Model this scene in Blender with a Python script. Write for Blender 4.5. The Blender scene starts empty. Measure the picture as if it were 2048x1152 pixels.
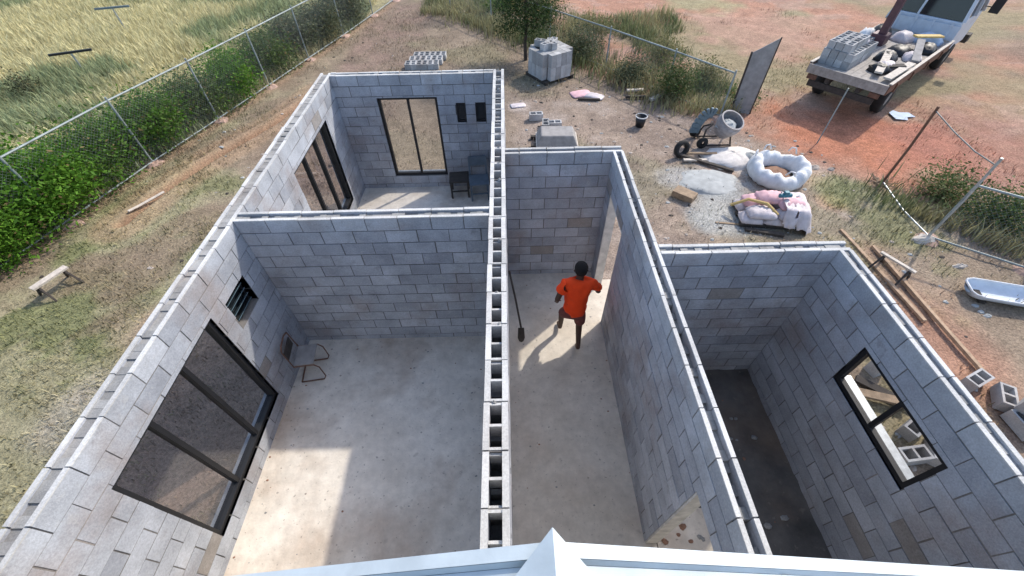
import bpy, bmesh, math, random
import numpy as np
from mathutils import Vector, Matrix
random.seed(7); rng = np.random.default_rng(11)
sc = bpy.context.scene
COL = sc.collection
R = math.radians
GZ = -0.2                                   # yard level; the slab top is z = 0

# ------------------------------------------------------------------ materials
def nodes_of(name):
    m = bpy.data.materials.new(name); m.use_nodes = True
    nt = m.node_tree; b = nt.nodes['Principled BSDF']
    return m, nt, b
def N(nt, kind, **kw):
    n = nt.nodes.new(kind)
    for k, v in kw.items():
        if k in n.inputs.keys(): n.inputs[k].default_value = v
        else: setattr(n, k, v)
    return n
def ramp(nt, fac, stops):
    r = nt.nodes.new('ShaderNodeValToRGB'); e = r.color_ramp.elements
    while len(e) < len(stops): e.new(0.5)
    for i, (p, c) in enumerate(stops):
        e[i].position = p; e[i].color = (c[0], c[1], c[2], 1) if not isinstance(c, (int, float)) else (c, c, c, 1)
    nt.links.new(fac, r.inputs[0]); return r.outputs[0]
def mixc(nt, a, b, fac, mode='MIX'):
    m = nt.nodes.new('ShaderNodeMix'); m.data_type = 'RGBA'; m.blend_type = mode
    for sock, v in ((m.inputs[6], a), (m.inputs[7], b), (m.inputs[0], fac)):
        if isinstance(v, (int, float)): sock.default_value = v
        elif isinstance(v, (tuple, list)): sock.default_value = (v[0], v[1], v[2], 1)
        else: nt.links.new(v, sock)
    return m.outputs[2]
def noise(nt, scale, detail=4, rough=.55, vec=None):
    n = N(nt, 'ShaderNodeTexNoise', Scale=scale, Detail=detail, Roughness=rough)
    if vec is None:
        g = nt.nodes.new('ShaderNodeTexCoord'); vec = g.outputs['Object']
    nt.links.new(vec, n.inputs['Vector']); return n.outputs['Fac']
def bump(nt, b, h, strength=.3, dist=.02):
    bm = N(nt, 'ShaderNodeBump', Strength=strength, Distance=dist)
    nt.links.new(h, bm.inputs['Height']); nt.links.new(bm.outputs[0], b.inputs['Normal'])

def mat_basic(name, col, rough=.7, metal=0., var=.25, scale=9., bmp=.15):
    m, nt, b = nodes_of(name)
    f = noise(nt, scale, 5)
    c = ramp(nt, f, [(.25, tuple(x*(1-var) for x in col)), (.75, tuple(min(1, x*(1+var)) for x in col))])
    nt.links.new(c, b.inputs['Base Color'])
    b.inputs['Roughness'].default_value = rough; b.inputs['Metallic'].default_value = metal
    if bmp: bump(nt, b, noise(nt, scale*6, 4), bmp, .01)
    return m
def mat_block(name, lo, hi, stain=.6):
    m, nt, b = nodes_of(name)
    t = N(nt, 'ShaderNodeAttribute', attribute_name='tint').outputs['Fac']
    c = ramp(nt, t, [(0, lo), (.9, hi), (.93, (.315, .29, .27)), (1, (.36, .34, .325))])
    g = nt.nodes.new('ShaderNodeNewGeometry').outputs['Position']
    # weathering: broad smudges, brown dirt patches, fine pores
    if name.startswith('loose'):
        c = mixc(nt, c, ramp(nt, nt.nodes.new('ShaderNodeObjectInfo').outputs['Random'], [(0, .72), (1, 1.18)]), 1., 'MULTIPLY')
    c = mixc(nt, c, ramp(nt, noise(nt, 2.2, 6, .65, g), [(.3, .62), (.68, 1.1)]), .8, 'MULTIPLY')
    st = ramp(nt, noise(nt, 1.15, 5, .6, g), [(.50, 0), (.70, 1)])
    c = mixc(nt, c, (.265, .20, .165), N_mul(nt, st, stain*.95))
    c = mixc(nt, c, (.50, .495, .48), N_mul(nt, ramp(nt, noise(nt, 7.5, 5, .7, g), [(.58, 0), (.68, 1)]), stain*.45))
    c = mixc(nt, c, (.15, .13, .12), N_mul(nt, ramp(nt, noise(nt, 3.7, 6, .7, g), [(.60, 0), (.70, 1)]), stain*.6))
    c = mixc(nt, c, ramp(nt, noise(nt, 55, 3, .6, g), [(.3, .72), (.7, 1.12)]), .7, 'MULTIPLY')
    nt.links.new(c, b.inputs['Base Color']); b.inputs['Roughness'].default_value = .95
    bump(nt, b, noise(nt, 90, 4, .6, g), .35, .01)
    return m
def N_mul(nt, a, k):
    n = nt.nodes.new('ShaderNodeMath'); n.operation = 'MULTIPLY'; nt.links.new(a, n.inputs[0]); n.inputs[1].default_value = k
    return n.outputs[0]
def mat_attr(name, rough=.9, attr='col', scale=40, bmp=.4, trans=0.):
    m, nt, b = nodes_of(name)
    c = N(nt, 'ShaderNodeAttribute', attribute_name=attr).outputs['Color']
    g = nt.nodes.new('ShaderNodeNewGeometry').outputs['Position']
    if scale:
        c = mixc(nt, c, ramp(nt, noise(nt, scale, 5, .65, g), [(.28, .4), (.72, 1.45)]), .85, 'MULTIPLY')
        c = mixc(nt, c, ramp(nt, noise(nt, scale*.22, 5, .65, g), [(.3, .72), (.7, 1.22)]), .7, 'MULTIPLY')
        bump(nt, b, noise(nt, scale*.8, 6, .7, g), bmp, .06)
    nt.links.new(c, b.inputs['Base Color']); b.inputs['Roughness'].default_value = rough
    b.inputs['Specular IOR Level'].default_value = .15
    if trans:
        out = nt.nodes['Material Output']; tr = nt.nodes.new('ShaderNodeBsdfTranslucent'); mx = nt.nodes.new('ShaderNodeMixShader')
        nt.links.new(c, tr.inputs[0]); mx.inputs[0].default_value = trans
        nt.links.new(b.outputs[0], mx.inputs[1]); nt.links.new(tr.outputs[0], mx.inputs[2]); nt.links.new(mx.outputs[0], out.inputs[0])
    return m
def mat_glass(name, tint=.85):
    m, nt, b = nodes_of(name)
    tr = nt.nodes.new('ShaderNodeBsdfTransparent'); tr.inputs[0].default_value = (tint, tint, tint, 1)
    gl = nt.nodes.new('ShaderNodeBsdfGlossy'); gl.inputs['Roughness'].default_value = .03
    lw = N(nt, 'ShaderNodeLayerWeight', Blend=.15); mx = nt.nodes.new('ShaderNodeMixShader')
    nt.links.new(N_mul(nt, lw.outputs['Facing'], .5), mx.inputs[0]); nt.links.new(tr.outputs[0], mx.inputs[1]); nt.links.new(gl.outputs[0], mx.inputs[2])
    nt.links.new(mx.outputs[0], nt.nodes['Material Output'].inputs[0]); return m
def mat_floor(name, lo, hi, dirt=.7):
    m, nt, b = nodes_of(name)
    g = nt.nodes.new('ShaderNodeNewGeometry').outputs['Position']
    c = ramp(nt, noise(nt, 1.1, 7, .62, g), [(.3, lo), (.66, hi)])
    c = mixc(nt, c, (.36, .245, .165), N_mul(nt, ramp(nt, noise(nt, .62, 6, .6, g), [(.48, 0), (.68, 1)]), dirt))
    c = mixc(nt, c, ramp(nt, noise(nt, 6.5, 6, .7, g), [(.28, .74), (.7, 1.12)]), .75, 'MULTIPLY')
    sp = ramp(nt, noise(nt, 21, 2, .5, g), [(.67, 0), (.73, 1)])       # dropped mortar specks
    c = mixc(nt, c, (.15, .125, .105), N_mul(nt, sp, .55))
    nt.links.new(c, b.inputs['Base Color'])
    nt.links.new(ramp(nt, noise(nt, 2, 4, .5, g), [(.3, .55), (.7, .85)]), b.inputs['Roughness'])
    sp2 = ramp(nt, noise(nt, 9, 3, .6, g), [(.63, 0), (.70, 1)])
    c = mixc(nt, c, (.30, .255, .215), N_mul(nt, sp2, .35)); nt.links.new(c, b.inputs['Base Color'])
    bump(nt, b, noise(nt, 30, 5, .6, g), .3, .012)
    return m

M = {}
M['block'] = mat_block('concrete_block', (.36, .38, .425), (.51, .535, .585))
M['mortar'] = mat_block('mortar_joint', (.15, .145, .14), (.22, .21, .20), .3)
M['shell'] = mat_block('sunlit_block_top', (.56, .555, .54), (.72, .715, .70), .25)  # paler than the block faces: sunlight on the shell tops put into the colour
M['fill'] = mat_block('grout_fill', (.27, .27, .265), (.42, .415, .40), .3)
M['looseblock'] = mat_block('loose_concrete_block', (.42, .425, .43), (.56, .555, .55), .4)
M['floor'] = mat_floor('concrete_floor', (.64, .575, .49), (.83, .77, .685))
M['corridor'] = mat_floor('corridor_floor', (.54, .48, .40), (.71, .65, .565), .35)
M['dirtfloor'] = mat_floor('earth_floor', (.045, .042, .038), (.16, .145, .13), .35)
M['ground'] = mat_attr('ground_soil', .97, 'col', 26, .75)
M['grass'] = mat_attr('grass_blade', .8, 'col', 0, 0, .25)
M['leaf'] = mat_attr('leaf', .6, 'col', 0, 0, .3)
M['frame'] = mat_basic('black_aluminium', (.010, .010, .012), .6, 0., .2, 20, 0)
M['frame_grey'] = mat_basic('grey_track', (.25, .27, .29), .4, .5, .2, 20, 0)
M['glass'] = mat_glass('window_glass', .92)
M['dark_glass'] = mat_basic('dark_glass', (.012, .016, .02), .12, 0, .2, 3, 0)
M['roofwhite'] = mat_basic('white_roof_paint', (.53, .59, .615), .45, 0, .16, 5, .12)
M['plaster'] = mat_basic('plaster', (.6, .58, .54), .9)
M['galv'] = mat_basic('galvanised', (.42, .45, .46), .45, .5, .25, 14, .05)
M['wire'] = mat_basic('fence_wire', (.17, .19, .19), .6, .3, .25, 14, 0)
M['pipe'] = mat_basic('fence_pipe', (.27, .31, .31), .6, .2, .35, 5, 0)
M['rust'] = mat_basic('rusty_steel', (.17, .09, .06), .8, .2, .35, 14, .2)
M['bark'] = mat_basic('bark', (.07, .055, .045), .95, 0, .4, 14, .5)
M['timber'] = mat_basic('old_timber', (.30, .215, .14), .85, 0, .35, 12, .3)
M['palewood'] = mat_basic('pale_wood', (.56, .50, .43), .85, 0, .25, 12, .3)
M['orangewood'] = mat_basic('orange_timber', (.40, .275, .18), .85, 0, .3, 12, .3)
M['darkwood'] = mat_basic('dark_wood', (.055, .045, .038), .85, 0, .35, 12, .3)
M['soil'] = mat_basic('red_soil', (.28, .16, .11), .97, 0, .3, 9, .6)
M['footing'] = mat_basic('pink_footing', (.44, .30, .24), .97, 0, .25, 9, .5)
M['white'] = mat_basic('white_plastic_weave', (.68, .69, .70), .75, 0, .2, 5, .9)
M['sand'] = mat_basic('brown_sand', (.27, .155, .10), .97, 0, .3, 14, .6)
M['pinkbag'] = mat_basic('pink_white_paper', (.70, .43, .46), .8, 0, .22, 5, .3)
M['greybag'] = mat_basic('pale_grey_wrap', (.60, .535, .54), .6, 0, .25, 5, .6)
M['teal'] = mat_basic('teal_plastic', (.03, .17, .23), .5, 0, .2, 8, 0)
M['yellow'] = mat_basic('straw_yellow', (.62, .44, .17), .8, 0, .2, 12, 0)
M['cement'] = mat_basic('spilt_cement', (.40, .41, .40), .97, 0, .2, 6, .5)
M['whitesand'] = mat_basic('white_sand', (.70, .65, .60), .97, 0, .2, 9, .7)
M['black'] = mat_basic('black_plastic', (.014, .015, .018), .5, 0, .3, 9, 0)
M['rubber'] = mat_basic('rubber', (.02, .019, .018), .85, 0, .3, 9, .2)
M['bluegrey'] = mat_basic('blue_grey_paint', (.12, .17, .20), .5, .1, .25, 9, .05)
M['drum'] = mat_basic('mixer_drum', (.33, .31, .31), .75, .1, .3, 8, .3)
M['truckpaint'] = mat_basic('truck_paint', (.56, .62, .70), .4, 0, .12, 6, 0)
M['boom'] = mat_basic('dark_red_paint', (.10, .045, .055), .5, .1, .3, 9, 0)
M['deck'] = mat_basic('truck_deck', (.34, .31, .28), .85, 0, .3, 9, .3)
M['skin'] = mat_basic('skin', (.075, .038, .025), .55, 0, .15, 12, 0)
M['shirt'] = mat_basic('orange_cotton', (1., .065, .004), .85, 0, .12, 12, .6)
M['shorts'] = mat_basic('maroon_cotton', (.17, .055, .05), .9, 0, .2, 22, .3)
M['hair'] = mat_basic('black_hair', (.008, .007, .007), .9, 0, .3, 60, .5)
M['stone'] = mat_basic('stone', (.42, .36, .31), .95, 0, .3, 9, .4)
M['sheet'] = mat_basic('weathered_board', (.30, .285, .275), .85, 0, .25, 6, .2)
M['troughmetal'] = mat_basic('pale_galvanised', (.60, .65, .71), .6, .1, .12, 6, .05)
M['chairblue'] = mat_basic('dull_blue_grey', (.13, .165, .20), .7, 0, .2, 9, 0)
M['louvre'] = mat_basic('louvre_glass', (.10, .15, .18), .15, .2, .15, 6, 0)
M['bluepaper'] = mat_basic('pale_blue_plastic', (.42, .52, .66), .7, 0, .12, 9, .2)

# ------------------------------------------------------------------ mesh builder
class MB:
    def __init__(s): s.v, s.f, s.mi, s.t = [], [], [], []
    def quadbox(s, c8, mi=0, t=.5, skip=()):
        o = len(s.v); s.v += [tuple(p) for p in c8]
        for k, f in enumerate(((0,3,2,1),(4,5,6,7),(0,1,5,4),(1,2,6,5),(2,3,7,6),(3,0,4,7))):
            if k in skip: continue
            s.f.append(tuple(o+i for i in f)); s.mi.append(mi); s.t.append(t)
    def box(s, x0, x1, y0, y1, z0, z1, mi=0, t=.5):
        s.quadbox([(x0,y0,z0),(x1,y0,z0),(x1,y1,z0),(x0,y1,z0),(x0,y0,z1),(x1,y0,z1),(x1,y1,z1),(x0,y1,z1)], mi, t)
    def bar(s, a, b, w, h, up=(0,0,1), mi=0, t=.5):       # rectangular bar from a to b
        a, b = Vector(a), Vector(b); d = (b-a).normalized(); u = Vector(up)
        sd = d.cross(u)
        if sd.length < 1e-4: sd = d.cross(Vector((1,0,0)))
        sd.normalize(); u = sd.cross(d).normalized(); sd *= w/2; u *= h/2
        s.quadbox([a-sd-u, a+sd-u, b+sd-u, b-sd-u, a-sd+u, a+sd+u, b+sd+u, b-sd+u], mi, t)
    def tube(s, pts, r, n=8, mi=0, t=.5, caps=True):
        pts = [Vector(p) for p in pts]; rs = r if isinstance(r, (list, tuple)) else [r]*len(pts)
        o = len(s.v); prev = None
        for i, p in enumerate(pts):
            d = (pts[min(i+1, len(pts)-1)]-pts[max(i-1, 0)]).normalized()
            if prev is None:
                x = d.cross(Vector((0,0,1)))
                if x.length < 1e-3: x = d.cross(Vector((1,0,0)))
            else: x = prev - d*prev.dot(d)
            x.normalize(); prev = x; y = d.cross(x)
            for k in range(n):
                a = 2*math.pi*k/n; s.v.append(tuple(p+(x*math.cos(a)+y*math.sin(a))*rs[i]))
        for i in range(len(pts)-1):
            for k in range(n):
                a, b = o+i*n+k, o+i*n+(k+1) % n
                s.f.append((a, b, b+n, a+n)); s.mi.append(mi); s.t.append(t)
        if caps:
            s.f.append(tuple(o+k for k in range(n))[::-1]); s.mi.append(mi); s.t.append(t)
            q = o+(len(pts)-1)*n; s.f.append(tuple(q+k for k in range(n))); s.mi.append(mi); s.t.append(t)
    def lathe(s, prof, c=(0,0,0), n=24, mi=0, t=.5, mtx=None, sx=1., sy=1., wob=0.):
        o = len(s.v); mtx = mtx or Matrix.Identity(4)
        for (r, z) in prof:
            for k in range(n):
                a = 2*math.pi*k/n; q = 1+wob*math.sin(3*a+z*9)+wob*.7*math.sin(5*a+1.3+z*5)
                p = mtx @ Vector((r*q*math.cos(a)*sx, r*q*math.sin(a)*sy, z)); s.v.append((p.x+c[0], p.y+c[1], p.z+c[2]))
        for i in range(len(prof)-1):
            for k in range(n):
                a, b = o+i*n+k, o+i*n+(k+1) % n
                s.f.append((a, b, b+n, a+n)); s.mi.append(mi); s.t.append(t)
    def poly(s, pts, mi=0, t=.5):
        o = len(s.v); s.v += [tuple(p) for p in pts]; s.f.append(tuple(range(o, o+len(pts)))); s.mi.append(mi); s.t.append(t)
    def lump(s, c, sx, sy, sz, n=10, m=6, jit=.15, mi=0, t=.5):   # rough heap
        o = len(s.v)
        for j in range(m+1):
            ph = j/m*math.pi/2
            for k in range(n):
                a = 2*math.pi*k/n; q = 1+random.uniform(-jit, jit)
                s.v.append((c[0]+sx*math.cos(ph)*math.cos(a)*q, c[1]+sy*math.cos(ph)*math.sin(a)*q, c[2]+sz*math.sin(ph)*(1+random.uniform(-jit, jit)*.6)))
        for j in range(m):
            for k in range(n):
                a, b = o+j*n+k, o+j*n+(k+1) % n
                s.f.append((a, b, b+n, a+n)); s.mi.append(mi); s.t.append(t)
        s.f.append(tuple(o+m*n+k for k in range(n))); s.mi.append(mi); s.t.append(t)
    def build(s, name, mats, parent=None, smooth=False, bevel=0):
        me = bpy.data.meshes.new(name); me.from_pydata(s.v, [], s.f)
        mats = mats if isinstance(mats, (list, tuple)) else [mats]
        for m in mats: me.materials.append(M[m] if isinstance(m, str) else m)
        me.polygons.foreach_set('material_index', s.mi)
        a = me.attributes.new('tint', 'FLOAT', 'FACE'); a.data.foreach_set('value', s.t)
        if smooth: me.polygons.foreach_set('use_smooth', [True]*len(s.f))
        me.update()
        o = bpy.data.objects.new(name, me); COL.objects.link(o)
        if parent: o.parent = parent
        if bevel:
            b = o.modifiers.new('edge', 'BEVEL'); b.width = bevel; b.segments = 2; b.limit_method = 'ANGLE'
        return o
def tag(o, label=None, cat=None, group=None, kind=None):
    if label: o['label'] = label
    if cat: o['category'] = cat
    if group: o['group'] = group
    if kind: o['kind'] = kind
    return o
def empty(name, loc, label, cat, rz=0, group=None):
    o = bpy.data.objects.new(name, None); COL.objects.link(o); o.location = loc; o.rotation_euler = (0, 0, rz)
    o.empty_display_size = .2
    return tag(o, label, cat, group)
def copy_tree(o, parent=None):
    c = o.copy(); COL.objects.link(c)
    if parent: c.parent = parent
    for ch in list(o.children): copy_tree(ch, c)
    return c
def arrays_obj(name, V, F, C, mat, parent=None, smooth=False):     # big numpy meshes, all faces with equal corner count
    k = F.shape[1]; me = bpy.data.meshes.new(name)
    me.vertices.add(len(V)); me.vertices.foreach_set('co', V.astype(np.float32).ravel())
    me.loops.add(F.size); me.loops.foreach_set('vertex_index', F.astype(np.int32).ravel())
    me.polygons.add(len(F)); me.polygons.foreach_set('loop_start', np.arange(0, F.size, k, dtype=np.int32))
    me.polygons.foreach_set('loop_total', np.full(len(F), k, dtype=np.int32))
    me.update(calc_edges=True)
    a = me.attributes.new('col', 'FLOAT_COLOR', 'POINT')
    a.data.foreach_set('color', np.concatenate([C, np.ones((len(C), 1))], 1).astype(np.float32).ravel())
    if smooth: me.polygons.foreach_set('use_smooth', np.ones(len(F), bool))
    me.materials.append(M[mat]); me.validate()
    o = bpy.data.objects.new(name, me); COL.objects.link(o)
    if parent: o.parent = parent
    return o
# numpy value noise
def vnoise(x, y, s, seed, octs=4, pers=.5):
    x = np.asarray(x, float); y = np.asarray(y, float); out = np.zeros(np.broadcast(x, y).shape); amp = 1; tot = 0
    for o in range(octs):
        g = np.random.default_rng(seed*31+o).random((256, 256)); fx, fy = x*s*2**o+97.3, y*s*2**o+41.7
        ix, iy = np.floor(fx).astype(int), np.floor(fy).astype(int); u, v = fx-ix, fy-iy
        u = u*u*(3-2*u); v = v*v*(3-2*v); A = lambda i, j: g[(ix+i) & 255, (iy+j) & 255]
        out += amp*((A(0,0)*(1-u)+A(1,0)*u)*(1-v)+(A(0,1)*(1-u)+A(1,1)*u)*v); tot += amp; amp *= pers
    return out/tot
def sstep(a, b, x):
    t = np.clip((x-a)/(b-a), 0, 1); return t*t*(3-2*t)
def polydist(x, y, pts):
    d = np.full(np.shape(x), 1e9)
    for (ax, ay), (bx, by) in zip(pts[:-1], pts[1:]):
        t = np.clip(((x-ax)*(bx-ax)+(y-ay)*(by-ay))/((bx-ax)**2+(by-ay)**2), 0, 1)
        d = np.minimum(d, np.hypot(x-ax-t*(bx-ax), y-ay-t*(by-ay)))
    return d
def blob(x, y, cx, cy, r, soft=.5, ang=0, asp=1.):
    c, s = math.cos(ang), math.sin(ang); dx, dy = (x-cx)*c+(y-cy)*s, (-(x-cx)*s+(y-cy)*c)*asp
    n = vnoise(x, y, 1.3, 77, 3)-.5
    return 1-sstep(r*(1-soft), r, np.hypot(dx, dy)+n*r*.9)

# ------------------------------------------------------------------ camera, light
cam = bpy.data.cameras.new('camera'); co = bpy.data.objects.new('camera', cam); COL.objects.link(co)
pitch, yaw, roll = R(48.304), R(.16), R(-1.197)
f = Vector((math.sin(yaw)*math.cos(pitch), math.cos(yaw)*math.cos(pitch), -math.sin(pitch)))
rt = f.cross(Vector((0,0,1))).normalized(); up = rt.cross(f)
r2 = rt*math.cos(roll)+up*math.sin(roll); u2 = -rt*math.sin(roll)+up*math.cos(roll)
co.matrix_world = Matrix(((r2.x,u2.x,-f.x,0),(r2.y,u2.y,-f.y,0),(r2.z,u2.z,-f.z,5.922),(0,0,0,1)))
cam.sensor_width = 36; cam.lens = 838.48/2048*36; cam.clip_start = .05; cam.clip_end = 800
sc.camera = co
SUN = Vector((2.07, 1.9, 2.6)).normalized(); elev = math.asin(SUN.z); azim = math.atan2(SUN.x, SUN.y)
L = bpy.data.lights.new('sun', 'SUN'); lo = bpy.data.objects.new('sun', L); COL.objects.link(lo)
L.energy = 2.05; L.angle = R(1.3); L.color = (1, .93, .82)
lo.rotation_euler = SUN.to_track_quat('Z', 'Y').to_euler()
w = bpy.data.worlds.new('World'); sc.world = w; w.use_nodes = True; nt = w.node_tree
sky = nt.nodes.new('ShaderNodeTexSky'); sky.sky_type = 'NISHITA'; sky.sun_disc = False
sky.sun_elevation = elev; sky.sun_rotation = azim; sky.dust_density = 1.6; sky.air_density = 1.
nt.links.new(sky.outputs[0], nt.nodes['Background'].inputs[0]); nt.nodes['Background'].inputs[1].default_value = .15
sc.view_settings.view_transform = 'Standard'; sc.view_settings.look = 'None'; sc.view_settings.gamma = 1
sc.view_settings.exposure = 0.88

# ------------------------------------------------------------------ ground
FENCE_L = [(-12.9, -2.5), (-10.87, 5.25), (-10.22, 7.75), (-9.56, 10.2), (-8.9, 12.65), (-8.25, 15.1), (-7.6, 17.5), (-6.9, 20.1), (-6.2, 22.8), (-5.6, 25.2)]
FENCE_R = [(-2.6, 23.4), (-.6, 21.0), (1.75, 18.4), (3.6, 16.0), (5.2, 13.8), (6.4, 12.15)]
FENCE_E = [(8.85, 6.56), (10.2, 5.55), (12.3, 4.0), (14.6, 2.3)]
TRENCH = [(-8.95, 7.7), (-8.75, 8.7), (-8.15, 10.4), (-7.25, 12.3), (-6.8, 13.5), (-6.5, 14.8)]
TD = Vector((.785, .62, 0)).normalized(); TRt = Vector((TD.y, -TD.x, 0)); TR0 = Vector((9.65, 12.2, 0))
def fenceL_x(y): return np.interp(y, [p[1] for p in FENCE_L], [p[0] for p in FENCE_L])
def fenceR_side(x, y):       # >0 outside (towards the truck)
    pts = FENCE_R+FENCE_E[0:]
    ang = (x-8.9)*.75+(y-8.4)*.62
    return ang
def ground_fields(x, y):
    n1, n2, n3 = vnoise(x, y, .35, 1, 5), vnoise(x, y, 1.1, 2, 5, .6), vnoise(x, y, 3., 3, 4, .6)
    left = sstep(.15, -.3, x-fenceL_x(y))                        # field beyond the left fence
    out = sstep(-.3, .6, fenceR_side(x, y))*(x > 2)+0.           # outside the right fence
    C = np.zeros(x.shape+(3,))
    def lay(mask, col, var=.25):
        c = np.array(col)*(1+var*(n3-.5)[..., None]*2)
        C[:] = C*(1-mask[..., None])+c*mask[..., None]
    lay(np.ones_like(x), (.31, .245, .18))                      # tan soil
    yardL = sstep(-3.2, -4.5, x)*(1-left)
    lay(yardL*sstep(.38, .6, n1*.5+n2*.5+.10)*(1-.6*sstep(13, 19, y)), (.355, .325, .20))
    lay(yardL*sstep(.48, .6, n2)*sstep(13, 7, y)*.8, (.22, .235, .11))
    lay(yardL*sstep(.55, .68, vnoise(x, y, .7, 12, 4))*.7, (.27, .20, .145))
    lay(sstep(-6.6, -6.0, x)*sstep(-3.2, -3.6, x)*.9, (.29, .205, .165))
    lay(blob(x, y, -5.9, 4.6, 1.5, .6)*.75, (.40, .29, .21))    # bare scraped soil beside the wall
    lay(blob(x, y, -6.8, 3.2, .9, .7)*.6, (.47, .41, .36))
    back = sstep(8, 14, y)*(1-left)*(1-out)
    lay(back*.75*sstep(.3, .6, n2), (.25, .195, .145)); lay(back*sstep(.52, .66, n1)*.6, (.25, .225, .14)); lay(back*blob(x, y, -3.2, 21.5, 1.4, .7, 0, 1.6)*.7, (.14, .115, .095))
    front = sstep(-.3, .6, x)*sstep(16, 12, y)*(1-out)
    lay(front*.8, (.36, .28, .225)); lay(front*sstep(.5, .65, n2)*.6, (.43, .355, .305))
    lay(front*sstep(.54, .66, n1)*.6, (.27, .245, .165)); lay(front*sstep(.55, .66, vnoise(x, y, 1.7, 14, 4))*.5, (.25, .19, .155))
    lay(out, (.44, .245, .17)); lay(out*sstep(.48, .64, n1*.6+n2*.4)*.5, (.36, .29, .19))
    lay(out*sstep(.52, .6, n2)*.5, (.47, .32, .26))
    lay(out*sstep(.55, .68, vnoise(x, y, .22, 9, 4))*.8, (.30, .27, .16))
    lay(out*blob(x, y, 9.6, 11.0, 2.6, .6)*.85, (.50, .20, .115)); lay(out*blob(x, y, 11.5, 10.2, 1.8, .7)*.8, (.50, .205, .13))
    lay(out*blob(x, y, 13.5, 9.2, 4.0, .7)*.6, (.40, .20, .155))
    lay(out*blob(x, y, 17, 13.5, 3.5, .7)*.75, (.33, .275, .17)); lay(out*blob(x, y, 21, 15.5, 4.5, .7)*.7, (.24, .185, .145))
    lay(out*blob(x, y, 11, 19.5, 4, .6)*.85, (.46, .29, .215)); lay(out*blob(x, y, 9.5, 24, 2.5, .7)*.7, (.34, .34, .19))
    lay(blob(x, y, 5.1, 8.7, .95, .6), (.40, .405, .39)); lay(blob(x, y, 4.9, 7.4, .9, .6), (.44, .43, .40)); lay(blob(x, y, 4.3, 9.0, .6, .6)*.8, (.50, .48, .45))
    lay(blob(x, y, 6.0, 9.7, .75, .5), (.60, .53, .46)); lay(blob(x, y, 5.4, 9.2, .5, .6), (.42, .27, .19)); lay(blob(x, y, 7.6, 9.0, .6, .6)*.8, (.54, .40, .30))
    lay(blob(x, y, 7.6, 7.9, .5, .6)*.8, (.52, .32, .22)); lay(blob(x, y, .4, 13.2, .5, .6)*.9, (.56, .47, .41))
    side = sstep(3.9, 4.6, x)*sstep(7.2, 6.2, y)*(1-sstep(9.2, 10, x+(y-6)*.3))
    lay(side*.85, (.37, .285, .205)); lay(side*sstep(.5, .62, n2)*.7, (.30, .27, .16)); lay(side*blob(x, y, 7.3, 4.0, 1.2, .8, 0, .4)*.8, (.45, .245, .17))
    lay(blob(x, y, 8.6, 7.4, 1.5, .7)*.6, (.22, .25, .11)); lay(blob(x, y, 8.0, 8.3, .9, .6)*.6, (.22, .26, .11))
    lay(left*.95, (.42, .37, .20)); lay(left*sstep(.5, .65, n1)*.5, (.24, .26, .12))
    tr = polydist(x, y, TRENCH); lay(sstep(.22, .07, tr)*.9, (.22, .115, .07)); lay(sstep(.5, .2, np.abs(tr-.3))*.5*(1-left), (.42, .28, .18))
    fl = polydist(x, y, FENCE_L); lay(sstep(.5, .1, fl)*(1-left)*.7, (.38, .26, .18))
    Z = GZ+(n1-.5)*.10+(n2-.5)*.05+(n3-.5)*.02
    Z = Z-sstep(.16, .03, tr)*.11+sstep(.14, .22, tr)*sstep(.42, .24, tr)*.05
    inb = ((x > -3.9) & (x < 4.1) & (y < 9.1)); Z = np.where(inb, np.minimum(Z, GZ-.02), Z)
    grass = np.clip(yardL*sstep(.34, .62, n1*.4+n2*.6)*(1-blob(x, y, -5.9, 4.6, 1.4, .6)*.8)*(1-.65*sstep(12, 18, y))
                    + back*.35*sstep(.45, .6, n1)+front*.25*sstep(.5, .62, n1)+out*.30*sstep(.5, .64, n1)+side*.3*sstep(.5, .62, n2)+blob(x, y, 8.6, 7.5, 1.7, .7)*.9+blob(x, y, 8, 8.4, 1, .7)*.8, 0, 1)
    grass *= (1-sstep(.3, .12, tr))
    return C, Z, grass, left
def gline(lo, hi, a, b, st):
    mid = np.arange(a, b+1e-6, st); e = []; p, s = a, st
    while p > lo: s *= 1.25; p -= s; e.append(p)
    g = []; q, s = mid[-1], st
    while q < hi: s *= 1.25; q += s; g.append(q)
    return np.array(e[::-1]+list(mid)+g)
gx, gy = gline(-260, 260, -14, 15, .1), gline(-160, 320, -2, 26, .1)
X, Y = np.meshgrid(gx, gy); C, Z, G_, Lf = ground_fields(X, Y)
V = np.stack([X, Y, Z], -1).reshape(-1, 3); nx = len(gx); ii = np.arange(len(gy)-1)[:, None]*nx+np.arange(nx-1)[None]
F = np.stack([ii, ii+1, ii+1+nx, ii+nx], -1).reshape(-1, 4)
tag(arrays_obj('ground', V, F, C.reshape(-1, 3), 'ground', None, True), kind='structure')
def gz(x, y): return float(ground_fields(np.array([[x]], float), np.array([[y]], float))[1][0, 0])

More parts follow.
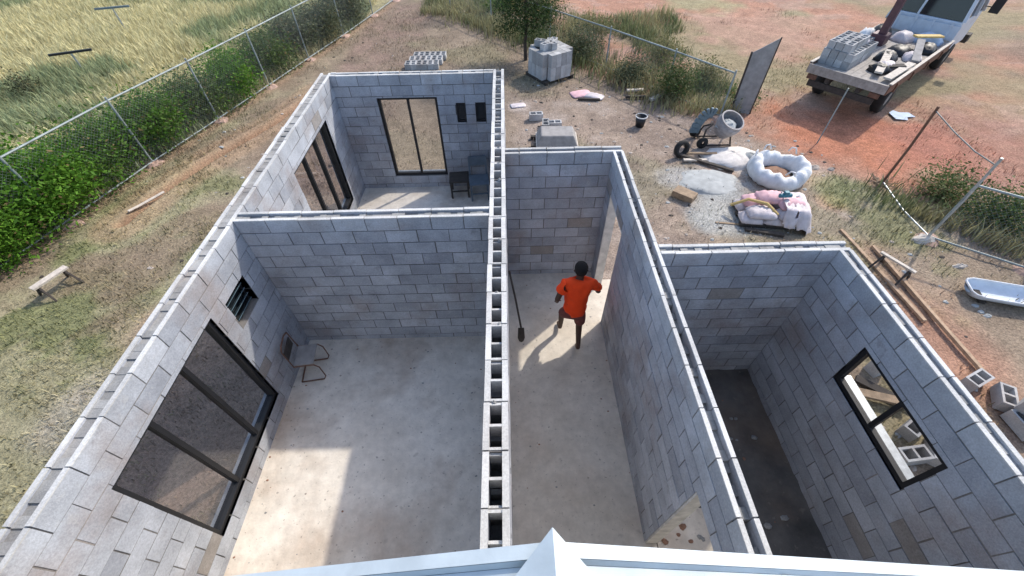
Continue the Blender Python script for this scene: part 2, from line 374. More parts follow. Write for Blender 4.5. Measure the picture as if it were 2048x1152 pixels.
# ------------------------------------------------------------------ grass
def blades(P, H, W, Cc, lean=.5, droop=True):
    n = len(P); a = rng.random(n)*2*np.pi; l = rng.random(n)*lean; b = a+np.pi/2+(rng.random(n)-.5)
    dirv = np.stack([np.cos(a)*l, np.sin(a)*l, np.ones(n)], 1)*H[:, None]
    sd = np.stack([np.cos(b), np.sin(b), np.zeros(n)], 1)*W[:, None]
    mid = P+dirv*.55*np.array([.7, .7, 1.05]); tip = P+dirv*np.array([1.5, 1.5, .92])
    V = np.stack([P-sd, P+sd, mid+sd*.7, mid-sd*.7, tip], 1).reshape(-1, 3); o = np.arange(n)[:, None]*5
    F = np.concatenate([o+np.array([[0, 1, 2]]), o+np.array([[0, 2, 3]]), o+np.array([[3, 2, 4]])], 0)
    k = np.array([.8, .8, 1., 1., 1.12])[None, :, None]
    return V, F, (Cc[:, None, :]*k).reshape(-1, 3)
def grass_patch(n, box, hgt, wid, dens, colf, hm=None):
    x = rng.uniform(box[0], box[1], n); y = rng.uniform(box[2], box[3], n)
    C, Z, g, lf = ground_fields(x[None], y[None]); C, Z, g, lf = C[0], Z[0], g[0], lf[0]
    keep = rng.random(n) < dens(x, y, g, lf); x, y, Z, C = x[keep], y[keep], Z[keep], C[keep]
    P = np.stack([x, y, Z-.01], 1); m = len(x)
    H = hgt*(.5+rng.random(m)*.8)*(1 if hm is None else hm(x, y)); W = wid*(.6+rng.random(m)*.8)
    return blades(P, H, W, colf(x, y, C, m))
def yard_col(x, y, C, m):
    c = C*(.5+1.25*rng.random((m, 1))); gr = (vnoise(x, y, .9, 21, 3) > .53)[:, None]*rng.random((m, 1))
    return c*(1-gr*.5)+np.array([.22, .25, .11])*gr*.5
not_b = lambda x, y: ~((x > -3.9) & (x < 3.95) & (y < 5.9+3.2*(x < 0)))
V, F, Cc = grass_patch(210000, (-12, 13, 0, 24), .095, .009, lambda x, y, g, lf: g*(1-lf)*not_b(x, y)*.95, yard_col)
tag(arrays_obj('yard_grass', V, F, Cc, 'grass'), 'short dry yellow and olive grass covering the yard round the unfinished house', 'grass', kind='stuff')
def field_col(x, y, C, m):
    n = vnoise(x, y, .28, 31, 4)+.35*(vnoise(x, y, 1.1, 33, 3)-.5); gm = sstep(.5, .66, n)[:, None]*.8; r = rng.random((m, 1))
    straw = np.array([.68, .62, .36])*(.6+.7*r); green = np.array([.25, .32, .17])*(.5+.8*r)
    return straw*(1-gm)+green*gm
def bigfield(x, y, g, lf): return lf*np.clip(1.1-.012*y, 0, 1)
V, F, Cc = grass_patch(210000, (-34, -6.5, 5, 36), .42, .016, bigfield, field_col, lambda x, y: .35+1.1*vnoise(x, y, .45, 41, 4))
tag(arrays_obj('field_grass', V, F, Cc, 'grass'), 'tall straw coloured grass filling the field beyond the left fence', 'grass', kind='stuff')
def weed_dens(x, y, g, lf):
    d = polydist(x, y, FENCE_R); s = fenceR_side(x, y)
    a = np.exp(-(d/.75)**2)*(.5+vnoise(x, y, .8, 51, 3))*(y > 12.2)*(x < 7)
    b = (s > 0)*(x < 7.6-.0*y)*sstep(.40, .6, vnoise(x, y, .5, 52, 4))*.7*(y > 13.5)*(y < 22)
    e = polydist(x, y, FENCE_E); cc = np.exp(-((e-.55)/.9)**2)*(fenceR_side(x, y) > -.6)*(x > 8.4)
    top = (y > 22.5)*(x < 2)*.5
    return np.clip(a+b+cc+top, 0, 1)*(1-lf)
def weed_col(x, y, C, m):
    gm = sstep(.42, .6, vnoise(x, y, .6, 55, 3))[:, None]*.8; r = rng.random((m, 1))
    return np.array([.40, .37, .20])*(.5+.8*r)*(1-gm)+np.array([.15, .19, .085])*(.5+.9*r)*gm
V, F, Cc = grass_patch(150000, (-4, 15, 2, 26), .42, .014, weed_dens, weed_col, lambda x, y: .4+1.1*vnoise(x, y, .7, 57, 3))
tag(arrays_obj('fence_weeds', V, F, Cc, 'grass'), 'pale green weeds and grass growing along the right hand fence line', 'weeds', kind='stuff')

# ------------------------------------------------------------------ the block house
CH, BL, JT, H = .208, .416, .012, 2.6
def subtract(iv, cuts):
    out = [iv]
    for a, b in cuts:
        nxt = []
        for p, q in out:
            if b <= p or a >= q: nxt.append((p, q)); continue
            if a > p: nxt.append((p, a))
            if b < q: nxt.append((b, q))
        out = nxt
    return out
def rect_sub(rc, ops):
    out = [rc]
    for (u0, u1, z0, z1) in ops:
        nxt = []
        for (a, b, c, d) in out:
            if u1 <= a or u0 >= b or z1 <= c or z0 >= d: nxt.append((a, b, c, d)); continue
            if u0 > a: nxt.append((a, u0, c, d))
            if u1 < b: nxt.append((u1, b, c, d))
            aa, bb = max(a, u0), min(b, u1)
            if z0 > c: nxt.append((aa, bb, c, z0))
            if z1 < d: nxt.append((aa, bb, z1, d))
        out = nxt
    return [r for r in out if r[1]-r[0] > .02 and r[3]-r[2] > .012]
def block_wall(name, parent, axis, a0, a1, c0, c1, ops=(), top='holes', depth=.15, off=0., label=None, shell=.04):
    mb = MB(); th = c1-c0
    def bx(u0, u1, v0, v1, z0, z1, mi, t):
        if axis == 'x': mb.box(u0, u1, v0, v1, z0, z1, mi, t)
        else: mb.box(v0, v1, u0, u1, z0, z1, mi, t)
    rec = .006
    for k in range(14):
        zt, zb = H-k*CH, H-(k+1)*CH
        if k == 13: zb = GZ-.25
        sh = off+(BL/2 if k % 2 else 0)
        edges = [a0]; u = a0-sh+ (0 if sh == 0 else 0)
        u = a0-(sh % BL)
        while u < a1:
            u += BL
            if a0+.03 < u < a1-.03: edges.append(u)
        edges.append(a1)
        zc0, zc1 = zb, (zt if k else zt-CH)
        if k == 1 and top == 'holes':
            for v0, v1 in ((c0+rec, c0+shell-.002), (c1-shell+.002, c1-rec)): bx(a0+.002, a1-.002, v0, v1, zb, zt+.01, 1, .3)
        elif k:                                 # mortar core of the course
            for (p, q, zz0, zz1) in rect_sub((a0+.002, a1-.002, zb, zt), ops): bx(p, q, c0+rec, c1-rec, zz0, zz1, 1, random.random())
        for e0, e1 in zip(edges[:-1], edges[1:]):
            t = min(.9, max(0, random.gauss(.48, .27)))
            if random.random() < .014: t = random.uniform(.93, 1)
            jz = random.uniform(-.004, .003); jv = random.uniform(-.003, .003); je = random.uniform(-.004, .004)
            if k == 1 and top == 'holes':
                p, q = e0+JT/2, e1-JT/2
                for v0, v1 in ((c0+jv, c0+jv+shell), (c1+jv-shell, c1+jv)): bx(p, q, v0, v1, zb+JT/2, zt-JT/2+jz, 0, t)
                for x0 in (p, (p+q)/2-.02, q-.04): bx(x0, x0+.04, c0+shell+.004, c1-shell-.004, zb, zt-random.uniform(0, .05), 3, .3)
                bx(p+.041, q-.041, c0+shell+.003, c1-shell-.003, zb-.01, zb+.006, 3, random.random()*.3)
            elif k:
                for (p, q, zz0, zz1) in rect_sub((e0+JT/2+je, e1-JT/2+je*.5, zb+JT/2, zt-JT/2+jz), ops):
                    bx(p, q, c0+jv, c1+jv, zz0, zz1, 0, t)
            else:
                p, q = e0+JT/2, e1-JT/2; ztop = zt+random.uniform(-.004, .004); s = shell
                for v0, v1 in ((c0+jv, c0+jv+s), (c1+jv-s, c1+jv)):
                    bx(p, q, v0, v1, zb+JT/2, ztop-.012, 0, t)
                    bx(p, q, v0-.0012, v1+.0012, ztop-.012, ztop, 2, random.random()*.9)  # thin cap in the painted sunlit tone
                iv0, iv1 = c0+jv+s+.0015, c1+jv-s-.0015
                if top == 'holes':
                    L_ = q-p; nh = 2 if L_ > .3 else 1; wb = .022
                    xs = [p+i*(L_-wb)/nh for i in range(nh+1)]
                    for x0 in xs: bx(x0, x0+wb, iv0, iv1, zb+JT/2, ztop-random.choice((.003, .006, .012, .035)), 2, random.random()*.5)
                    for i in range(nh):
                        if random.random() < .3: bx(xs[i]+wb, xs[i+1]-random.uniform(0, .06), iv0, iv1, zb, zb+random.uniform(.01, .09), 3, random.random()*.4)
                    if random.random() < .8: mb.lump((((iv0+iv1)/2+random.uniform(-.03, .03)), q+JT/2, ztop-.03) if axis == 'y' else (q+JT/2, (iv0+iv1)/2, ztop-.03), .03, .025, .035, 7, 3, .3, 3, random.random())
                else:                            # grouted channel: lumpy fill between the shells
                    npc = max(1, int((q-p)/.07)); d = (q-p+JT)/npc
                    for i in range(npc):
                        if top == 'filled': dz = depth+random.uniform(-.012, .012)
                        else: dz = depth+random.uniform(-.05, .05)
                        bx(e0+i*d, e0+(i+1)*d-.001, iv0, iv1, zb, zt-dz, 3, random.random()*.9)
        if k == 0:                               # mortar between the top blocks
            for e in edges[1:-1]: bx(e-JT/2+.001, e+JT/2-.001, c0+rec, c1-rec, zb, zt-.012 if top == 'holes' else zt-max(.02, depth), 1, .5)
    o = mb.build(name, ['block', 'mortar', 'shell', 'fill'], parent)
    if label: o['label'] = label
    return o
house = empty('unfinished_house', (0, 0, 0), 'roofless grey concrete block house with open rooms and black window frames', 'building')
XL, XLo, XC, XCr, XR, XRr, XO, XOo = -3.478, -3.678, -.256, -.051, 1.558, 1.712, 3.745, 3.89
YB, YBb, YF, YFo, YC, YCo, YD, YDo = 4.186, 4.366, 8.624, 8.79, 5.636, 5.79, 3.426, 3.58
WINS = dict(bed=(1.17, 3.03, .285, 2.125), far=(5.98, 7.80, .285, 2.125), small=(3.30, 3.80, 1.56, 2.03),
            back=(-2.66, -1.43, .312, 2.15), v1=(-1.06, -.86, 1.6, 2.02), v2=(-.66, -.44, 1.6, 2.02), right=(1.18, 2.43, 1.5, 2.125))
block_wall('wall', house, 'y', -1.2, YFo, XLo, XL, [WINS['bed'], WINS['far'], WINS['small']], 'filled', .03, .1)
block_wall('wall', house, 'x', XL, XC, YF, YFo, [WINS['back'], WINS['v1'], WINS['v2']], 'filled', .016, .3)
block_wall('wall', house, 'y', -1.2, YFo+.02, XC, XCr, [], 'holes', .15, .05, 'wall topped with a row of open hollow blocks', .05)
block_wall('wall', house, 'x', XL, XC, YB, YBb, [], 'filled', .035, .02)
block_wall('wall', house, 'x', XCr, XRr, YC, YCo, [], 'filled', .045, .2)
block_wall('wall', house, 'y', -1.2, YC, XR, XRr, [(4.42, 5.34, -.1, 2.05), (.2, 1.07, -.1, 2.03)], 'rubble', .10, .15, 'wall with a rubble filled channel along its top', .036)
block_wall('wall', house, 'x', XRr, XOo, YD, YDo, [], 'filled', .03, .25)
block_wall('wall', house, 'y', -1.2, YD, XO, XOo, [WINS['right']], 'filled', .03, .33)
def floor(name, x0, x1, y0, y1, z, mat, bump_=0.):
    mb = MB(); n = max(2, int((x1-x0)/.12)); m = max(2, int((y1-y0)/.12)); o = len(mb.v)
    for j in range(m+1):
        for i in range(n+1):
            mb.v.append((x0+(x1-x0)*i/n, y0+(y1-y0)*j/m, z+bump_*random.uniform(-1, 1)))
    for j in range(m):
        for i in range(n):
            a = o+j*(n+1)+i; mb.f.append((a, a+1, a+n+2, a+n+1)); mb.mi.append(0); mb.t.append(.5)
    return mb.build(name, mat, house, True)
floor('floor', XL-.003, XC+.003, -1.2, YB+.003, 0, 'floor', .001)
floor('floor', XL-.003, XC+.003, YBb-.003, YF+.003, 0.001, 'floor', .001)
floor('floor', XCr-.003, XRr-.01, -1.2, YC+.003, 0.002, 'corridor', .001)
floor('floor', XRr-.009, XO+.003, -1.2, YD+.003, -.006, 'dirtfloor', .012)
mb = MB(); mb.box(XRr+.0, 2.62, -1.0, 1.42, -.1, .022); o = mb.build('door_slab', 'corridor', house)
# threshold at the doorway
mb = MB(); mb.box(XRr-.02, XRr+.35, 4.3, 5.45, -.22, -.012); mb.build('doorstep', 'corridor', house)

def window(axis, c, op, nm, depth=.1, fw=.05, glass='glass', sill=True, out=-1, hbar=None, set_=.035):
    """frame set just inside the inner face c; out = direction of the outside along the wall normal"""
    u0, u1, z0, z1 = op; f0, f1 = sorted((c+out*set_, c+out*(set_+depth)))
    def bx(mb, a, b, v0, v1, zz0, zz1, mi=0):
        if axis == 'y': mb.box(v0, v1, a, b, zz0, zz1, mi)
        else: mb.box(a, b, v0, v1, zz0, zz1, mi)
    mb = MB(); g = .004
    a, b, p, q = u0+g, u1-g, z0+g, z1-g
    bx(mb, a, a+fw, f0, f1, p, q); bx(mb, b-fw, b, f0, f1, p, q)
    bx(mb, a+fw, b-fw, f0, f1, p, p+fw*1.2); bx(mb, a+fw, b-fw, f0, f1, q-fw, q)
    fr = mb.build('window', 'frame', house, bevel=.003)
    for i in range(1, nm):
        m2 = MB(); x = a+(b-a)*i/nm; bx(m2, x-.025, x+.025, f0+.012, f1-.012, p+fw*1.2, q-fw); m2.build('mullion', 'frame', fr)
    if hbar:
        m2 = MB(); bx(m2, a+fw, b-fw, f0+.012, f1-.012, hbar-.025, hbar+.025); m2.build('mullion', 'frame', fr)
    mid = (f0+f1)/2
    for i in range(nm):
        x0, x1 = a+(b-a)*i/nm+.026, a+(b-a)*(i+1)/nm-.026
        if i == 0: x0 = a+fw
        if i == nm-1: x1 = b-fw
        m3 = MB(); bx(m3, x0, x1, mid-.002, mid+.002, p+fw*1.2, q-fw); m3.build('pane', glass, fr)
    if sill:
        m4 = MB(); e0, e1 = sorted((c+out*(set_+depth+.002), c+out*.2)); bx(m4, a, b, e0, e1, z0+.002, z0+.03); m4.build('sill', 'frame_grey', fr)
    return fr
window('y', XL, WINS['bed'], 3); window('y', XL, WINS['far'], 3)
window('x', YF, WINS['back'], 2, out=1, depth=.07)
lf = window('y', XL, WINS['small'], 1, .05, .04, 'dark_glass', out=-1, set_=.1)
for k in range(4):
    m = MB(); z = 1.63+k*.095; m.bar((XL-.075, 3.345, z), (XL-.075, 3.755, z), .085, .008, (-.75, 0, 1)); m.build('louvre', 'louvre', lf)
window('x', YF, WINS['v1'], 1, .05, .03, 'dark_glass', False, 1, None, .03); window('x', YF, WINS['v2'], 1, .05, .03, 'dark_glass', False, 1, None, .03)
window('y', XO, WINS['right'], 2, .06, .05, out=1, set_=.02)
# plastered lining on the far jamb and head of the doorway
mb = MB(); mb.box(XR+.004, XRr-.004, 5.315, 5.337, .0, 2.03); mb.box(XR+.004, XRr-.004, 4.423, 4.445, 0, 2.03); mb.box(XR+.004, XRr-.004, 4.445, 5.315, 2.01, 2.046)
mb.build('door_frame', 'plaster', house)
mb = MB(); mb.box(XR+.004, XRr-.004, 1.045, 1.067, .024, 2.01); mb.build('door_frame', 'plaster', house)

# ------------------------------------------------------------------ the roof the picture is taken from
nb = empty('white_roofed_house', (0.12, -.05, 0), 'house end with a white metal gable roof and pointed ridge cap in the foreground', 'building')
RX, RZ, SL, RY, HW = 0.0, 4.26, .40, .35, 4.4          # local x of ridge, ridge height, slope, front edge (local y)
mb = MB()
for s in (-1, 1):
    mb.quadbox([(0,-5,RZ-.03),(s*HW,-5,RZ-.03-SL*HW),(s*HW,RY-.03,RZ-.03-SL*HW),(0,RY-.03,RZ-.03),(0,-5,RZ-.004),(s*HW,-5,RZ-.004-SL*HW),(s*HW,RY-.03,RZ-.004-SL*HW),(0,RY-.03,RZ-.004)][::1])
    for k in range(1, 18):                                # ribs running down the slope
        y = RY-.03-.26*k
        mb.bar((s*.05, y, RZ-.02*1+.012-SL*.05), (s*HW, y, RZ-.02+.012-SL*HW), .05, .03)
roof = mb.build('roof', 'roofwhite', nb)
for s in (-1, 1):                                         # folded barge flashing along the gable edge
    mb = MB(); a = Vector((s*.02, RY, RZ-SL*.02)); b = Vector((s*HW, RY, RZ-SL*HW))
    up_ = Vector((s*SL, 0, 1)).normalized()
    def strip(y0, y1, h0, h1, th=.003):
        q = [a+Vector((0, y0, 0))+up_*h0, b+Vector((0, y0, 0))+up_*h0, b+Vector((0, y1, 0))+up_*h1, a+Vector((0, y1, 0))+up_*h1]
        mb.quadbox([p-up_*th for p in q]+q)
    strip(-.045, .0, .035, .03); strip(-.060, -.0465, .010, .034); strip(-.17, -.0615, .004, .009)
    q0 = [a+Vector((0, .001, 0))+up_*.03, b+Vector((0, .001, 0))+up_*.03, b+Vector((0, .001, -.2))+up_*.03, a+Vector((0, .001, -.2))+up_*.03]
    mb.quadbox([p-Vector((0, .004, 0)) for p in q0]+q0)
    mb.build('edge_flashing', 'roofwhite', roof)
mb = MB(); cw, ch = .155, .055                            # ridge cap, its end cut to a point
tipz = RZ+.085; ys = [RY+.035, RY-.10, -5]
tip = (0, RY+.035, tipz-.012)
for s in (-1, 1):
    lo_ = lambda y: (s*cw, y, RZ+.085-cw*.62)
    p = [tip, lo_(RY-.115), lo_(-5), (0, -5, tipz)]
    mb.quadbox([Vector(q)-Vector((0, 0, .004)) for q in p]+[Vector(q) for q in p])
    lip = [lo_(RY-.115), (s*(cw+.028), RY-.135, RZ+.085-cw*.62-.012), (s*(cw+.028), -5, RZ+.085-cw*.62-.012), lo_(-5)]
    mb.quadbox([Vector(q)-Vector((0, 0, .004)) for q in lip]+[Vector(q) for q in lip])
for s in (-1, 1):
    for d_ in (.95, 2.6):
        m = MB(); p0 = Vector((s*d_, RY-.168, RZ-SL*d_+.0125)); p1 = Vector((s*d_, RY-.065, RZ-SL*d_+.0155)); m.bar(p0, p1, .05, .005, (s*SL, 0, 1)); m.build('lap_strip', 'roofwhite', roof)
rc_ = mb.build('ridge_cap', 'roofwhite', roof)
for s in (-1, 1):
    for k in range(4):
        m = MB(); y = RY-.2-.24*k; m.lathe([(.011, 0), (.011, .006), (.006, .010), (0, .010)], (s*(cw+.012), y, RZ+.085-cw*.62-.004), 8); m.build('screw', 'galv', rc_)
    fl_ = [o_ for o_ in roof.children if o_.name.startswith('edge_flashing')][0 if s < 0 else 1]
    for k in range(7):
        d_ = .35+.52*k; m = MB(); m.lathe([(.009, 0), (.009, .004), (.005, .008), (0, .008)], (s*d_, RY-.1, RZ-SL*d_+.010), 8); m.build('screw', 'galv', fl_)
mb = MB()
mb.v += [(-3.9,-.02,GZ-.2),(3.9,-.02,GZ-.2),(3.9,-.02,RZ-.05-SL*3.9),(0,-.02,RZ-.05),(-3.9,-.02,RZ-.05-SL*3.9),
         (-3.9,-4.7,GZ-.2),(3.9,-4.7,GZ-.2),(3.9,-4.7,RZ-.05-SL*3.9),(0,-4.7,RZ-.05),(-3.9,-4.7,RZ-.05-SL*3.9)]
for fc in ((4,3,2,1,0),(5,6,7,8,9),(0,5,9,4),(1,2,7,6)): mb.f.append(fc); mb.mi.append(0); mb.t.append(.5)
mb.build('wall', 'plaster', nb)

# ------------------------------------------------------------------ vegetation
def leaf_cloud(cs, n, size, cols, seed, flat=1.):
    """cs: list of (cx,cy,cz,rx,ry,rz); small leaf quads in clumps spread through the volumes"""
    g = np.random.default_rng(seed); wts = np.array([c[3]*c[4]*c[5] for c in cs])**.7; wts /= wts.sum()
    nc = max(12, n//26); ci = g.choice(len(cs), nc, p=wts); A = np.array(cs)[ci]
    d = g.normal(size=(nc, 3)); d /= np.linalg.norm(d, axis=1)[:, None]; rr = (.25+.75*g.random(nc)**.45)*(1+.35*(g.random(nc) > .85))
    cc = A[:, :3]+d*A[:, 3:]*rr[:, None]
    cc[:, 2] = np.maximum(cc[:, 2], .03)
    k = g.integers(0, nc, n); sp = size*2.4
    p = cc[k]+g.normal(size=(n, 3))*sp*np.array([1, 1, .8])
    p[:, 2] = np.maximum(p[:, 2], .01)
    u = g.normal(size=(n, 3)); u[:, 2] *= .6; u /= np.linalg.norm(u, axis=1)[:, None]
    v = g.normal(size=(n, 3)); v -= u*np.sum(u*v, 1)[:, None]; v /= np.linalg.norm(v, axis=1)[:, None]
    L_ = (size*(.4+1.1*g.random(n)**1.5))[:, None]; Wd = L_*.42
    V = np.stack([p-u*L_*.5, p+v*Wd*.5, p+u*L_*.5, p-v*Wd*.5], 1).reshape(-1, 3); F = (np.arange(n)[:, None]*4+np.arange(4)[None])
    cols = np.array(cols); mixk = g.random(nc)[k]*.75+g.random(n)*.25; t = mixk*(len(cols)-1); i0 = np.minimum(t.astype(int), len(cols)-2); fr = (t-i0)[:, None]
    c = (cols[i0]*(1-fr)+cols[i0+1]*fr)*(.8+.4*g.random((n, 1)))
    dead = g.random(n) < .04; c[dead] = np.array([.26, .19, .09])*(.6+.7*g.random((int(dead.sum()), 1)))
    return V, F, np.repeat(c, 4, 0)
BRIGHT = [(.04, .10, .012), (.085, .20, .02), (.16, .31, .035)]
MID = [(.05, .085, .028), (.085, .135, .04), (.15, .20, .07)]
GREY = [(.065, .085, .05), (.11, .13, .075), (.18, .19, .11)]
DRY = [(.10, .11, .05), (.19, .19, .085), (.33, .31, .16)]
def bush(name, x, y, rx, ry, h, n, size, cols, label, cat, seed, group=None, stems=5):
    g = random.Random(seed); t = empty(name, (x, y, gz(x, y)), label, cat, 0, group)
    cs = [(g.uniform(-.4, .4)*rx, g.uniform(-.4, .4)*ry, h*g.uniform(.28, .66), rx*g.uniform(.45, .7), ry*g.uniform(.45, .7), h*g.uniform(.26, .4)) for _ in range(6)]
    V, F, C_ = leaf_cloud(cs, n, size, cols, seed); arrays_obj('foliage', V, F, C_, 'leaf', t)
    mb = MB()
    for c in cs[:stems]:
        mb.tube([(c[0]*.2, c[1]*.2, -.05), (c[0]*.6+g.uniform(-.05, .05), c[1]*.6, c[2]*.55), (c[0], c[1], c[2]+c[5]*.5)], [.022, .015, .006], 5)
    mb.build('stem', 'bark', t)
    return t
hedge = [  # y, h, n, palette, label
    (3.2, 1.9, 9000, BRIGHT, 'bright green leafy bush filling the left photo edge, nearest the camera of the hedge bushes'),
    (4.9, 1.9, 9000, BRIGHT, 'tall bright green bush at the left photo edge behind the fence, darker at its foot'),
    (6.5, 1.85, 9000, BRIGHT, 'bright green bush behind the fence, level with the wooden sawhorse'),
    (8.1, 1.7, 8000, BRIGHT, 'bright green bush behind the fence, just before its top rail comes into view'),
    (9.7, 1.45, 6000, [MID[0], BRIGHT[1], MID[2]], 'mid green bush behind the fence post nearest the bright hedge'),
    (11.3, 1.35, 6000, [MID[0], BRIGHT[1], MID[2]], 'mid green bush behind the wire mesh, level with the start of the trench'),
    (12.9, 1.3, 5500, MID, 'dark bush behind the wire mesh between two fence posts, level with the trench'),
    (14.6, 1.3, 5500, [MID[0], BRIGHT[1], BRIGHT[2]], 'bush with a bright green top overtopping the fence rail'),
    (16.3, 1.3, 5000, MID, 'dull green bush behind the wire mesh past the far end of the trench'),
    (18.0, 1.35, 5000, GREY, 'grey green bush behind the far part of the left fence'),
    (19.8, 1.4, 5000, GREY, 'grey green bush far along the left fence, second from its far end'),
    (21.8, 1.6, 5500, GREY, 'grey green bush at the far end of the left fence'),
]
for i, (y, h, n, pal, lab) in enumerate(hedge):
    r = 1.1 if i < 4 else .9; n = int(n*(2.6 if i < 4 else 1.9))
    bush('hedge_bush', float(fenceL_x(y))-(.42 if i < 4 else .7), y, r, 1.2, h, n, .095, pal, lab, 'bush', 100+i, 'bushes along the left fence')
bush('dark_shrub', -16.3, 14.9, .45, .45, .75, 900, .08, [(.03, .04, .02), (.06, .07, .035), (.1, .1, .05)], 'small dark shrub alone in the straw field below the T shaped posts', 'shrub', 140)
weeds = [
    (5.55, 13.5, .75, .75, 1.25, 5000, [MID[0], MID[1], DRY[2]], 'rounded olive green bush right in front of the standing board'),
    (4.3, 14.9, .7, .6, .9, 3200, GREY, 'low grey green bush at the fence, right of the block pallet'),
    (2.8, 16.9, .8, .7, 1.2, 4200, [MID[0], GREY[1], GREY[2]], 'grey green bush behind the block pallet at the fence'),
    (3.5, 18.6, .9, .8, 1.1, 3800, DRY, 'pale dry bush outside the fence beyond the block pallet'),
    (5.6, 16.4, .8, .8, .9, 3000, DRY, 'pale dry bush outside the fence, behind the olive green bush'),
    (6.7, 14.6, .6, .6, .7, 2000, DRY, 'small pale bush outside the fence, left of the red clay'),
    (.0, 22.3, .9, .8, 1.2, 4000, [MID[1], BRIGHT[2], DRY[2]], 'light green bush left of the tree at the top edge'),
    (1.9, 21.0, .9, .8, 1.3, 4000, [MID[0], MID[1], DRY[2]], 'green bush right behind the tree at the top edge'),
    (10.6, 6.9, .8, .7, 1.0, 4200, [(.035, .06, .018), MID[1], MID[2]], 'dense dark green bush behind the right fence, near the gate posts'),
    (11.7, 6.0, .9, .8, 1.15, 4800, [(.035, .06, .018), MID[1], DRY[2]], 'dense dark green bush at the right photo edge above the metal trough'),
    (12.7, 7.3, .9, .9, 1.0, 3800, DRY, 'pale dry bush at the right photo edge beyond the fence'),
    (10.2, 8.0, .75, .7, .65, 2800, [MID[0], MID[1], DRY[2]], 'low green bush beyond the open gate bay'),
    (7.35, 12.9, .4, .4, .5, 1300, MID, 'small green weed at the foot of the standing board'),
]
for i, (x, y, rx, ry, h, n, pal, lab) in enumerate(weeds):
    bush('weed_bush', x, y, rx, ry, h, n, .075, pal, lab, 'bush', 200+i, 'bushes along the right fence')
tr = empty('thin_tree', (.75, 17.0, gz(.75, 17)), 'thin dark trunked tree with drooping dark green leaves beside the block pallet', 'tree')
mb = MB(); mb.tube([(0,0,-.1), (-.03,.02,.6), (.02,.0,1.3), (-.05,.05,2.1), (.02,.05,3.0), (.0,.1,4.1)], [.075,.06,.055,.05,.04,.015], 8)
for a, z, l in ((.3, 1.5, .8), (2.2, 1.8, .9), (4.0, 2.1, .9), (5.2, 1.7, .8), (1.2, 2.7, .9), (3.3, 3.0, .8), (5.9, 3.2, .7)):
    mb.tube([(0, .03, z), (math.cos(a)*l*.5, math.sin(a)*l*.5, z+.35), (math.cos(a)*l, math.sin(a)*l, z+.25)], [.03, .02, .006], 5)
mb.build('trunk', 'bark', tr)
cs = [(-.55, -.1, 1.25, .4, .4, .35), (.5, -.15, 1.35, .45, .4, .4), (.05, .3, 1.3, .4, .4, .35)]+[(math.cos(a)*l, math.sin(a)*l, z, .5, .5, .55) for a, z, l in ((.3, 1.65, .65), (2.2, 2.0, .75), (4.0, 2.0, .75), (5.2, 1.6, .5), (1.2, 2.9, .7), (3.3, 3.1, .6), (5.9, 3.3, .5), (0, 3.9, .1), (4.6, 2.7, .7))]
V, F, C_ = leaf_cloud(cs, 17000, .085, [(.02, .04, .014), (.04, .07, .022), (.085, .13, .045)], 300); arrays_obj('crown', V, F, C_, 'leaf', tr)

# ------------------------------------------------------------------ fences
def wire_fence(name, pts, h, label, parent_parts=True, footing=True, barbed=True, posth=None):
    t = empty(name, (0, 0, 0), label, 'fence'); P = [(x, y, gz(x, y)) for x, y in pts]
    for (x, y, z) in P:
        m = MB(); m.tube([(x, y, z-.15), (x, y, z+h+.08)], .026, 8); m.build('post', 'pipe', t)
        if footing:
            m = MB(); m.lump((x+random.uniform(0, .08), y, z-.05), .24+random.uniform(0, .1), .22+random.uniform(0, .1), .13, 11, 4, .2); m.build('footing', 'footing', t)
    m = MB()
    m.tube([(x, y, z+h) for x, y, z in P], .022, 6); m.build('top_rail', 'pipe', t)
    m = MB(); m.tube([(x, y, z+.08) for x, y, z in P], .02, 6); m.build('bottom_rail', 'pipe', t)
    m = MB(); st = .085
    for (a, b) in zip(P[:-1], P[1:]):
        A, B = Vector(a), Vector(b); A.z += .08; B.z += .08; ln = (B-A).length; hh = h-.08; d = (B-A)/ln; k = int((ln+hh)/st)
        for i in range(-int(hh/st), k):
            for sgn in (0, 1):
                s0, s1 = i*st, i*st+hh; z0, z1 = 0, hh
                if s0 < 0: z0 = -s0; s0 = 0
                if s1 > ln: z1 = hh-(s1-ln); s1 = ln
                if s1-s0 < .02: continue
                if sgn: z0, z1 = hh-z0, hh-z1
                q0 = A+d*s0+Vector((0, 0, z0)); q1 = A+d*s1+Vector((0, 0, z1)); o = len(m.v); nrm = Vector((-d.y, d.x, 0))*.0017
                e = Vector((0, 0, .0017))
                for q in (q0, q1): m.v += [tuple(q+nrm-e), tuple(q-nrm-e), tuple(q+e)]
                for fc in ((0,1,4,3), (1,2,5,4), (2,0,3,5)): m.f.append(tuple(o+v for v in fc)); m.mi.append(0); m.t.append(.5)
    m.build('wire_mesh', 'wire', t)
    return t
wire_fence('wire_fence', FENCE_L, 1.72, 'long chain link fence with pipe rails on the left, bushes pressing behind it')
wire_fence('wire_fence', FENCE_R, 1.3, 'chain link fence running from the tree down to the standing board')
wire_fence('wire_fence', FENCE_E, 1.35, 'chain link fence stretch behind the metal trough at the right photo edge')
m = MB(); m.tube([(0, 0, -.1), (0, 0, 1.5)], .018, 7); o = m.build('fence_post', 'pipe'); o.location = (8.55, 10.55, GZ); tag(o, 'single thin leftover fence post standing between the round white bag and the truck', 'post')
